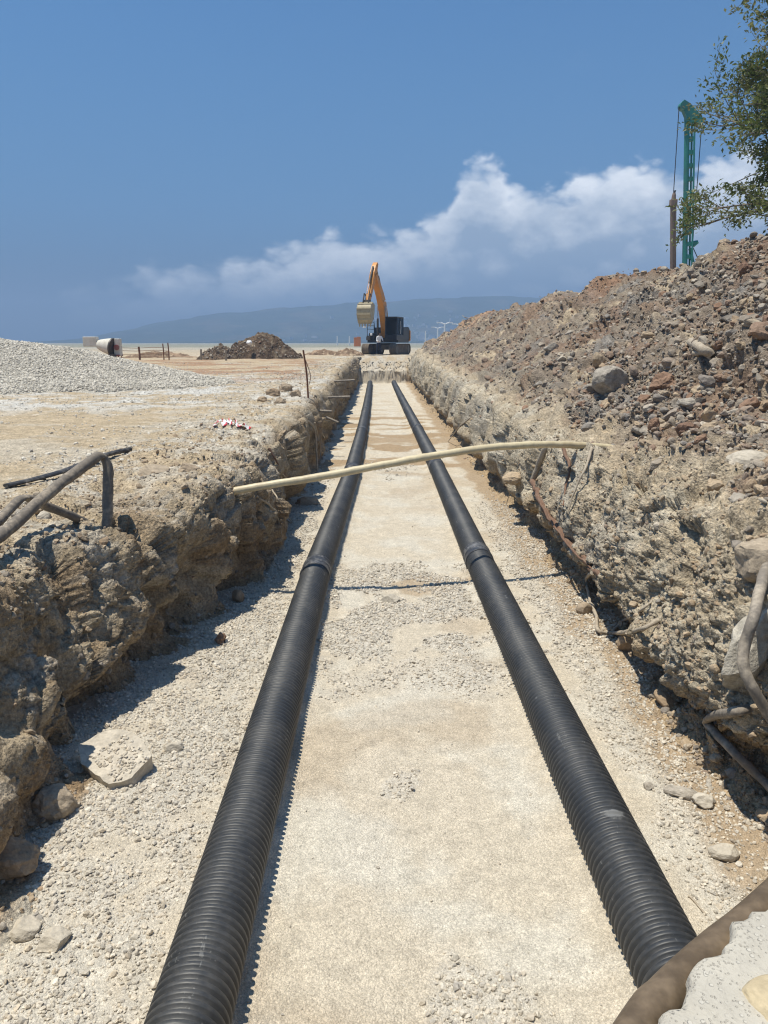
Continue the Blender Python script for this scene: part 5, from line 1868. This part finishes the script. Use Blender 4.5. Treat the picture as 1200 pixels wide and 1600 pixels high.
# ------------------------------------------------------------------ green pile driving rig behind the heap
M_teal = plain_mat('teal_rig_paint', (.035, .22, .185), .5, dirt=(.07, .10, .085), dirt_amt=.75, scale=1.2)
M_cable = plain_mat('steel_cable', (.05, .05, .055), .6)
RY_ = 40.0
mb, mt = P(1074, 420, RY_), P(1078, 190, RY_)
mt = Vector((mt.x, RY_, mt.z))
rg = empty('drilling_rig', (mb.x, RY_, fz(16, 40)))
tag(rg, 'teal green pile driving rig mast rising behind the heap', 'drilling rig')
O0 = Vector(rg.location)
z_top = mt.z - O0.z
lean = (mt.x - mb.x) / (mt.z - mb.z)
mx_at = lambda z: (z - (mb.z - O0.z)) * lean
bm = bmesh.new()
add_tube(bm, [(mx_at(.8) - .14, 0, .8), (mx_at(z_top / 2) - .14, 0, z_top / 2), (mx_at(z_top) - .14, 0, z_top)], .13, 12)
mast = bm_obj('mast_tube', bm, M_teal, rg, autosmooth=.6)
bm = bmesh.new()
for dy in (-.16, .16):
    add_tube(bm, [(mx_at(.8) + .17, dy, .8), (mx_at(z_top / 2) + .17, dy, z_top / 2), (mx_at(z_top) + .17, dy, z_top)], .05, 8)
bm_obj('mast_chord', bm, M_teal, rg)
z_ = 1.0
k = 0
while z_ < z_top - .3:
    bm = bmesh.new()
    add_box(bm, (mx_at(z_) + .06, 0, z_), (.26, .26, .20))
    bm_obj('mast_plate', bm, M_teal, rg)
    z_ += .62
    k += 1
bm = bmesh.new()
hx = mx_at(z_top)
prism(bm, [(hx - .55, z_top + .75), (hx - .42, z_top + .95), (hx - .1, z_top + .78), (hx + .5, z_top + .22), (hx + .62, z_top + .05), (hx + .55, z_top - .12), (hx - .2, z_top - .14), (hx - .25, z_top + .2)], 'y', -.16, .16)
hd_ = bm_obj('mast_head', bm, M_teal, rg)
bm = bmesh.new()
bmesh.ops.create_cone(bm, cap_ends=True, segments=18, radius1=.20, radius2=.20, depth=.40, matrix=Matrix.Translation((hx - .40, 0, z_top + .70)) @ Matrix.Rotation(PI / 2, 4, 'X'))
bm_obj('pulley', bm, M_teal, hd_, autosmooth=.6)
drp = P(1052.5, 300, RY_)
bm = bmesh.new()
ca0 = Vector((hx - .60, 0, z_top + .68))
ca1 = drp - O0
ca1.y = 0
add_tube(bm, [ca0, ca0.lerp(ca1, .5), ca1], .022, 6)
bm_obj('hoist_cable', bm, M_cable, rg)
bm = bmesh.new()
p0 = Vector((hx + .60, 0, z_top + .05))
p1 = P(1082, 385, RY_) - O0
p1.y = 0
add_tube(bm, [p0, p0.lerp(p1, .5), p1], .022, 6)
p2 = P(1100, 425, RY_) - O0
p2.y = 0
add_tube(bm, [p1, p1.lerp(p2, .5), p2], .022, 6)
bm_obj('stay_cable', bm, M_cable, rg)
bm = bmesh.new()
for (xa, ya), (xb, yb) in (((1080, 380), (1090, 378)), ((1078, 388), (1086, 425)), ((1090, 378), (1083, 384))):
    A_, B_ = P(xa, ya, RY_) - O0, P(xb, yb, RY_) - O0
    A_.y = B_.y = 0
    add_tube(bm, [A_, A_.lerp(B_, .5), B_], .09, 8)
bm_obj('brace', bm, M_teal, rg)
bm = bmesh.new()
add_box(bm, (1.6, 0, .95), (4.2, 2.2, .5), bevel=.06)
add_box(bm, (2.4, 0, 1.7), (2.2, 2.0, 1.1), bevel=.1)
add_box(bm, (.3, 0, .9), (1.2, .7, .5), bevel=.05)
bm_obj('carriage', bm, M_teal, rg)
for y_ in (-1.1, 1.1):
    bm = bmesh.new()
    prism(bm, [(a + 1.6, b) for a, b in stad(4.0, .75)], 'y', y_ - .28, y_ + .28)
    bm_obj('crawler_track', bm, M_track, rg, autosmooth=.6)
# the hammer rod on the cable
M_rod = plain_mat('rusty_white_rod', (.22, .16, .125), .7, dirt=(.07, .04, .03), dirt_amt=.95, scale=1.4, scale_vec=(4, 4, .5))
r0_, r1_ = P(1052, 318, RY_), P(1051.5, 425, RY_)
hm = empty('drop_hammer', (r1_.x, RY_, O0.z))
tag(hm, 'rusty brown hammer rod hanging on a cable beside the teal mast', 'hammer rod')
H0 = Vector(hm.location)
zt_ = r0_.z - H0.z
zb_ = r1_.z - H0.z
LX_ = (r0_.x - r1_.x) * zt_ / (zt_ - zb_)
hm.location.x = r0_.x - LX_
H0 = Vector(hm.location)
bm = bmesh.new()
for dx, r_ in ((-.055, .10), (.075, .085)):
    add_tube(bm, [(dx - .0, 0, .02), (dx + LX_ * .5, 0, zt_ / 2), (dx + LX_, 0, zt_)], r_, 10)
bm_obj('rod', bm, M_rod, hm, autosmooth=.6)
bm = bmesh.new()
add_box(bm, (LX_, 0, zt_ + .02), (.34, .3, .36), bevel=.05)
add_tube(bm, [(LX_, 0, zt_ + .2), (LX_, 0, zt_ + .4), (LX_, 0, zt_ + .5)], [.12, .10, .07], 10)
cp_ = bm_obj('cap', bm, M_rod, hm)
bm = bmesh.new()
add_tube(bm, [(LX_, 0, zt_ + .48), (LX_ + .03, 0, zt_ + .62), (drp.x - H0.x, 0, drp.z - H0.z + .05)], [.06, .07, .03], 8)
bm_obj('hook', bm, M_cable, hm)

# ------------------------------------------------------------------ tree on the right
M_bark = plain_mat('grey_bark', (.20, .17, .14), .9, dirt=(.30, .27, .23), dirt_amt=.6, scale=5, bump=.01)
M_leaf, t = new_mat('olive_leaf')
oi = t.n('ShaderNodeAttribute', dict(attribute_name='tint'))
lc = t.n('ShaderNodeValToRGB', Fac=oi.outputs['Fac'])
e_ = lc.color_ramp.elements
e_[0].color, e_[1].color = (.06, .095, .025, 1), (.27, .285, .11, 1)
n3 = e_.new(.45)
n3.color = (.13, .17, .048, 1)
n4 = e_.new(.9)
n4.color = (.24, .235, .12, 1)
pb = t.n('ShaderNodeBsdfPrincipled', Roughness=.5)
pb.inputs['Specular IOR Level'].default_value = .35
t.nt.links.new(lc.outputs[0], pb.inputs['Base Color'])
tl = t.n('ShaderNodeBsdfTranslucent', Color=lc.outputs[0])
ms_ = t.n('ShaderNodeMixShader', Fac=.38)
t.nt.links.new(pb.outputs[0], ms_.inputs[1])
t.nt.links.new(tl.outputs[0], ms_.inputs[2])
t.n('ShaderNodeOutputMaterial', Surface=ms_.outputs[0])
tx_, ty_ = 13.15, 18.6
tz_ = fz(tx_, ty_)
tree = empty('tree', (tx_, ty_, tz_))
tag(tree, 'olive green leafy tree leaning in over the heap at right', 'tree')
TR = random.Random(5)
bm = bmesh.new()
add_tube(bm, spline([(0, 0, -.2), (-.08, .05, 1.3), (.05, .1, 2.8), (-.1, 0, 4.6), (0, .1, 6.6), (.05, 0, 8.6)], 6), [.26 - .005 * i for i in range(31)], 12)
bm_obj('trunk', bm, M_bark, tree, autosmooth=1.2)
tips = []
twig_bm = bmesh.new()


def limb(start, end, r, sag, depth):
    """a limb that ends in smaller limbs; tips collect where leaves hang"""
    mid = start.lerp(end, .5) + Vector((TR.uniform(-.12, .12), TR.uniform(-.12, .12), sag)) * (end - start).length
    sp_ = spline([start, mid, end], 5)
    add_tube(twig_bm, sp_, [r * (1 - .65 * i / (len(sp_) - 1)) for i in range(len(sp_))], 6 if depth < 2 else 4, False)
    if depth >= 4:
        tips.append((sp_, (end - start).normalized()))
        return
    L = (end - start).length
    for k in range(5 if depth < 2 else 4 if depth < 3 else 3):
        f = TR.uniform(.35, 1.0) if k else 1.0
        s_ = sp_[min(len(sp_) - 1, int(f * (len(sp_) - 1)))]
        d_ = ((end - start).normalized() + Vector((TR.gauss(0, .55), TR.gauss(0, .55), TR.gauss(.05, .42)))).normalized()
        limb(s_, s_ + d_ * L * TR.uniform(.42, .66), r * .42, TR.uniform(-.05, .08), depth + 1)


def main_limb(z0, vec):
    limb(Vector((0, 0, z0)), Vector((0, 0, z0)) + Vector(vec), .10, .08, 1)


for z0, vec in ((3.0, (-2.7, -.3, .45)), (3.6, (-2.9, .5, 1.0)), (4.4, (-2.8, -.4, 1.3)), (5.0, (-3.0, .2, 1.75)), (5.8, (-2.6, -.2, 2.2)), (6.4, (-2.0, .3, 2.4)), (3.3, (-2.4, -1.3, .9)), (4.8, (-2.3, 1.3, 1.6)),
                (5.5, (-2.5, -1.0, 2.0)), (7.0, (-1.2, 0, 2.3)), (4.0, (-2.0, -.9, .7)),
                (3.6, (2.6, .4, 1.2)), (4.6, (2.4, -1, 1.6)), (5.4, (1.6, 1.8, 1.8)), (6.2, (.6, -2, 2.0)), (7.4, (.8, .6, 2.2)), (4.2, (.3, 2.6, 1.2)), (4.2, (.2, -2.6, 1.2))):
    main_limb(z0, vec)
for k in range(15):
    z0_ = TR.uniform(3.2, 7.2)
    main_limb(z0_, (-TR.uniform(1.6, 2.7), TR.uniform(-1.5, 1.5), TR.uniform(.6, 2.3)))
for k in range(5):
    z0_ = TR.uniform(4.4, 5.6)
    main_limb(z0_, (-TR.uniform(2.0, 2.6), TR.uniform(-1.1, 1.1), TR.uniform(.6, 1.2)))
bm_obj('branches', twig_bm, M_bark, tree, autosmooth=1.2)
lv_, lf_, lt_ = [], [], []
for sp_, d_ in tips:
    tn = TR.random()
    for k in range(34):
        f = TR.uniform(.15, 1.0)
        c_ = sp_[int(f * (len(sp_) - 1))] + Vector((TR.gauss(0, .10), TR.gauss(0, .10), TR.gauss(0, .09)))
        ax = (d_ * .6 + Vector((TR.gauss(0, .7), TR.gauss(0, .7), TR.gauss(.1, .6)))).normalized()
        up = Vector((TR.gauss(0, .7), TR.gauss(0, .7), 1)).normalized()
        sd_ = ax.cross(up).normalized()
        L = TR.uniform(.09, .16)
        w = L * TR.uniform(.2, .27)
        nrm = sd_.cross(ax)
        b_ = len(lv_)
        lv_ += [c_, c_ + ax * L * .45 + sd_ * w + nrm * .012, c_ + ax * L - nrm * .01, c_ + ax * L * .45 - sd_ * w + nrm * .012]
        lf_.append((b_, b_ + 1, b_ + 2, b_ + 3))
        lt_.append(min(1, max(0, tn * .6 + TR.random() * .45)))
me = mesh_np('crown', np.array(lv_), np.array(lf_), False)
at_ = me.attributes.new('tint', 'FLOAT', 'POINT')
at_.data.foreach_set('value', np.repeat(np.array(lt_, np.float32), 4))
cr = link_mesh('crown', me, M_leaf, tree)
tag(cr, kind='stuff')
print('LEAVES', len(lf_), 'TIPS', len(tips))

# ------------------------------------------------------------------ mountain, far shore, town and the air in between
M_mount = soil_mat('forested_mountain', .05, 2.0, .3)
sil = np.array([(-300, 535), (40, 535), (120, 532), (180, 526), (250, 508), (330, 494), (430, 486), (520, 480), (600, 475), (680, 470), (760, 468), (900, 466), (1100, 472), (1300, 490), (1700, 528), (2100, 535)], float)
mxs = (sil[:, 0] - 591) / 1155 * 1600
mzs = (535 - sil[:, 1]) / 1155 * 1600 + 2.8
gx_ = np.linspace(mxs[0], mxs[-1], 260)
gy_ = np.concatenate([np.linspace(1180, 1600, 60), np.linspace(1610, 2050, 30)])
MXg, MYg = np.meshgrid(gx_, gy_)
prof_ = np.interp(MXg.ravel(), mxs, mzs)
f_ = np.where(MYg.ravel() < 1600, ((MYg.ravel() - 1180) / 420) ** 1.15, 1 - (MYg.ravel() - 1600) / 450)
pm_ = p3(MXg.ravel(), MYg.ravel())
rz_ = np.abs(fbm(pm_ / 170, 4, 801))
MZg = prof_ * f_ * (1 + .28 * (rz_ - .3) * np.clip(1 - f_, .1, 1) * 2) + 5 * fbm(pm_ / 60, 3, 805) * np.clip(f_, 0, 1) * sstep(prof_, 5, 25)
mcol = np.tile(np.array((.04, .06, .05)), (len(pm_), 1))
mcol = lerp(mcol, np.array((.075, .08, .065)), sstep(fbm(pm_ / 90, 4, 811), .05, .4))
o = link_mesh('mountain', mesh_np('mountain', np.stack([MXg.ravel(), MYg.ravel(), MZg], 1), grid_faces(len(gy_), len(gx_)), True, mcol), M_mount)
tag(o, kind='structure')
# wooded far shore: a dark low strip of trees
sy = 1120
sx2 = np.linspace(-420, 620, 600)
hh_ = 4.5 + 3.0 * fbm(p3(sx2 / 40, sx2 * 0), 4, 821) + 1.5 * fbm(p3(sx2 / 7, sx2 * 0), 2, 823)
hh_ = np.clip(hh_, .5, 12) * sstep(sx2, -420, -230)
rows_ = []
for yy, k in ((0, 0.0), (4, .7), (12, 1.0), (26, .9), (60, .4)):
    rows_.append(np.stack([sx2, np.full_like(sx2, sy + yy), .2 + hh_ * k], 1))
o = link_mesh('far_shore', mesh_np('far_shore', np.concatenate(rows_), grid_faces(5, 600), True, np.tile(np.array((.05, .065, .035)), (3000, 1))), M_mount)
tag(o, kind='structure')
M_town = plain_mat('pale_far_houses', (.66, .64, .60), .8)
bm = bmesh.new()
TW = random.Random(9)
for i in range(130):
    px = TW.choice((TW.gauss(650, 30), TW.gauss(690, 40), TW.uniform(440, 860)))
    X_ = (px - 591) / 1155 * 1300
    Y_ = TW.triangular(1190, 1480, 1215)
    pf_ = float(np.interp(X_, mxs, mzs))
    z_ = pf_ * ((Y_ - 1180) / 420) ** 1.15
    s_ = TW.uniform(2.2, 5.5)
    add_box(bm, (X_, Y_, z_ + 2.5), (s_ * TW.uniform(.8, 2.2), s_, TW.uniform(2.5, 5.5)), Matrix.Rotation(TW.uniform(-.4, .4), 3, 'Z'))
o = bm_obj('far_town', bm, M_town)
tag(o, 'pale houses of a far town scattered over the hazy foot of the mountain', kind='stuff')

M_air, t = new_mat('sea_haze')
pv_ = t.n('ShaderNodeVolumePrincipled', Density=HAZE)
pv_.inputs['Color'].default_value = (.43, .62, .90, 1)
pv_.inputs['Anisotropy'].default_value = 0.0
t.n('ShaderNodeOutputMaterial', Volume=pv_.outputs[0])
bm = bmesh.new()
add_box(bm, (0, 1000, 62), (7000, 2600, 126))
o = bm_obj('haze', bm, M_air)
tag(o, 'pale blue sea haze in the air', kind='stuff')
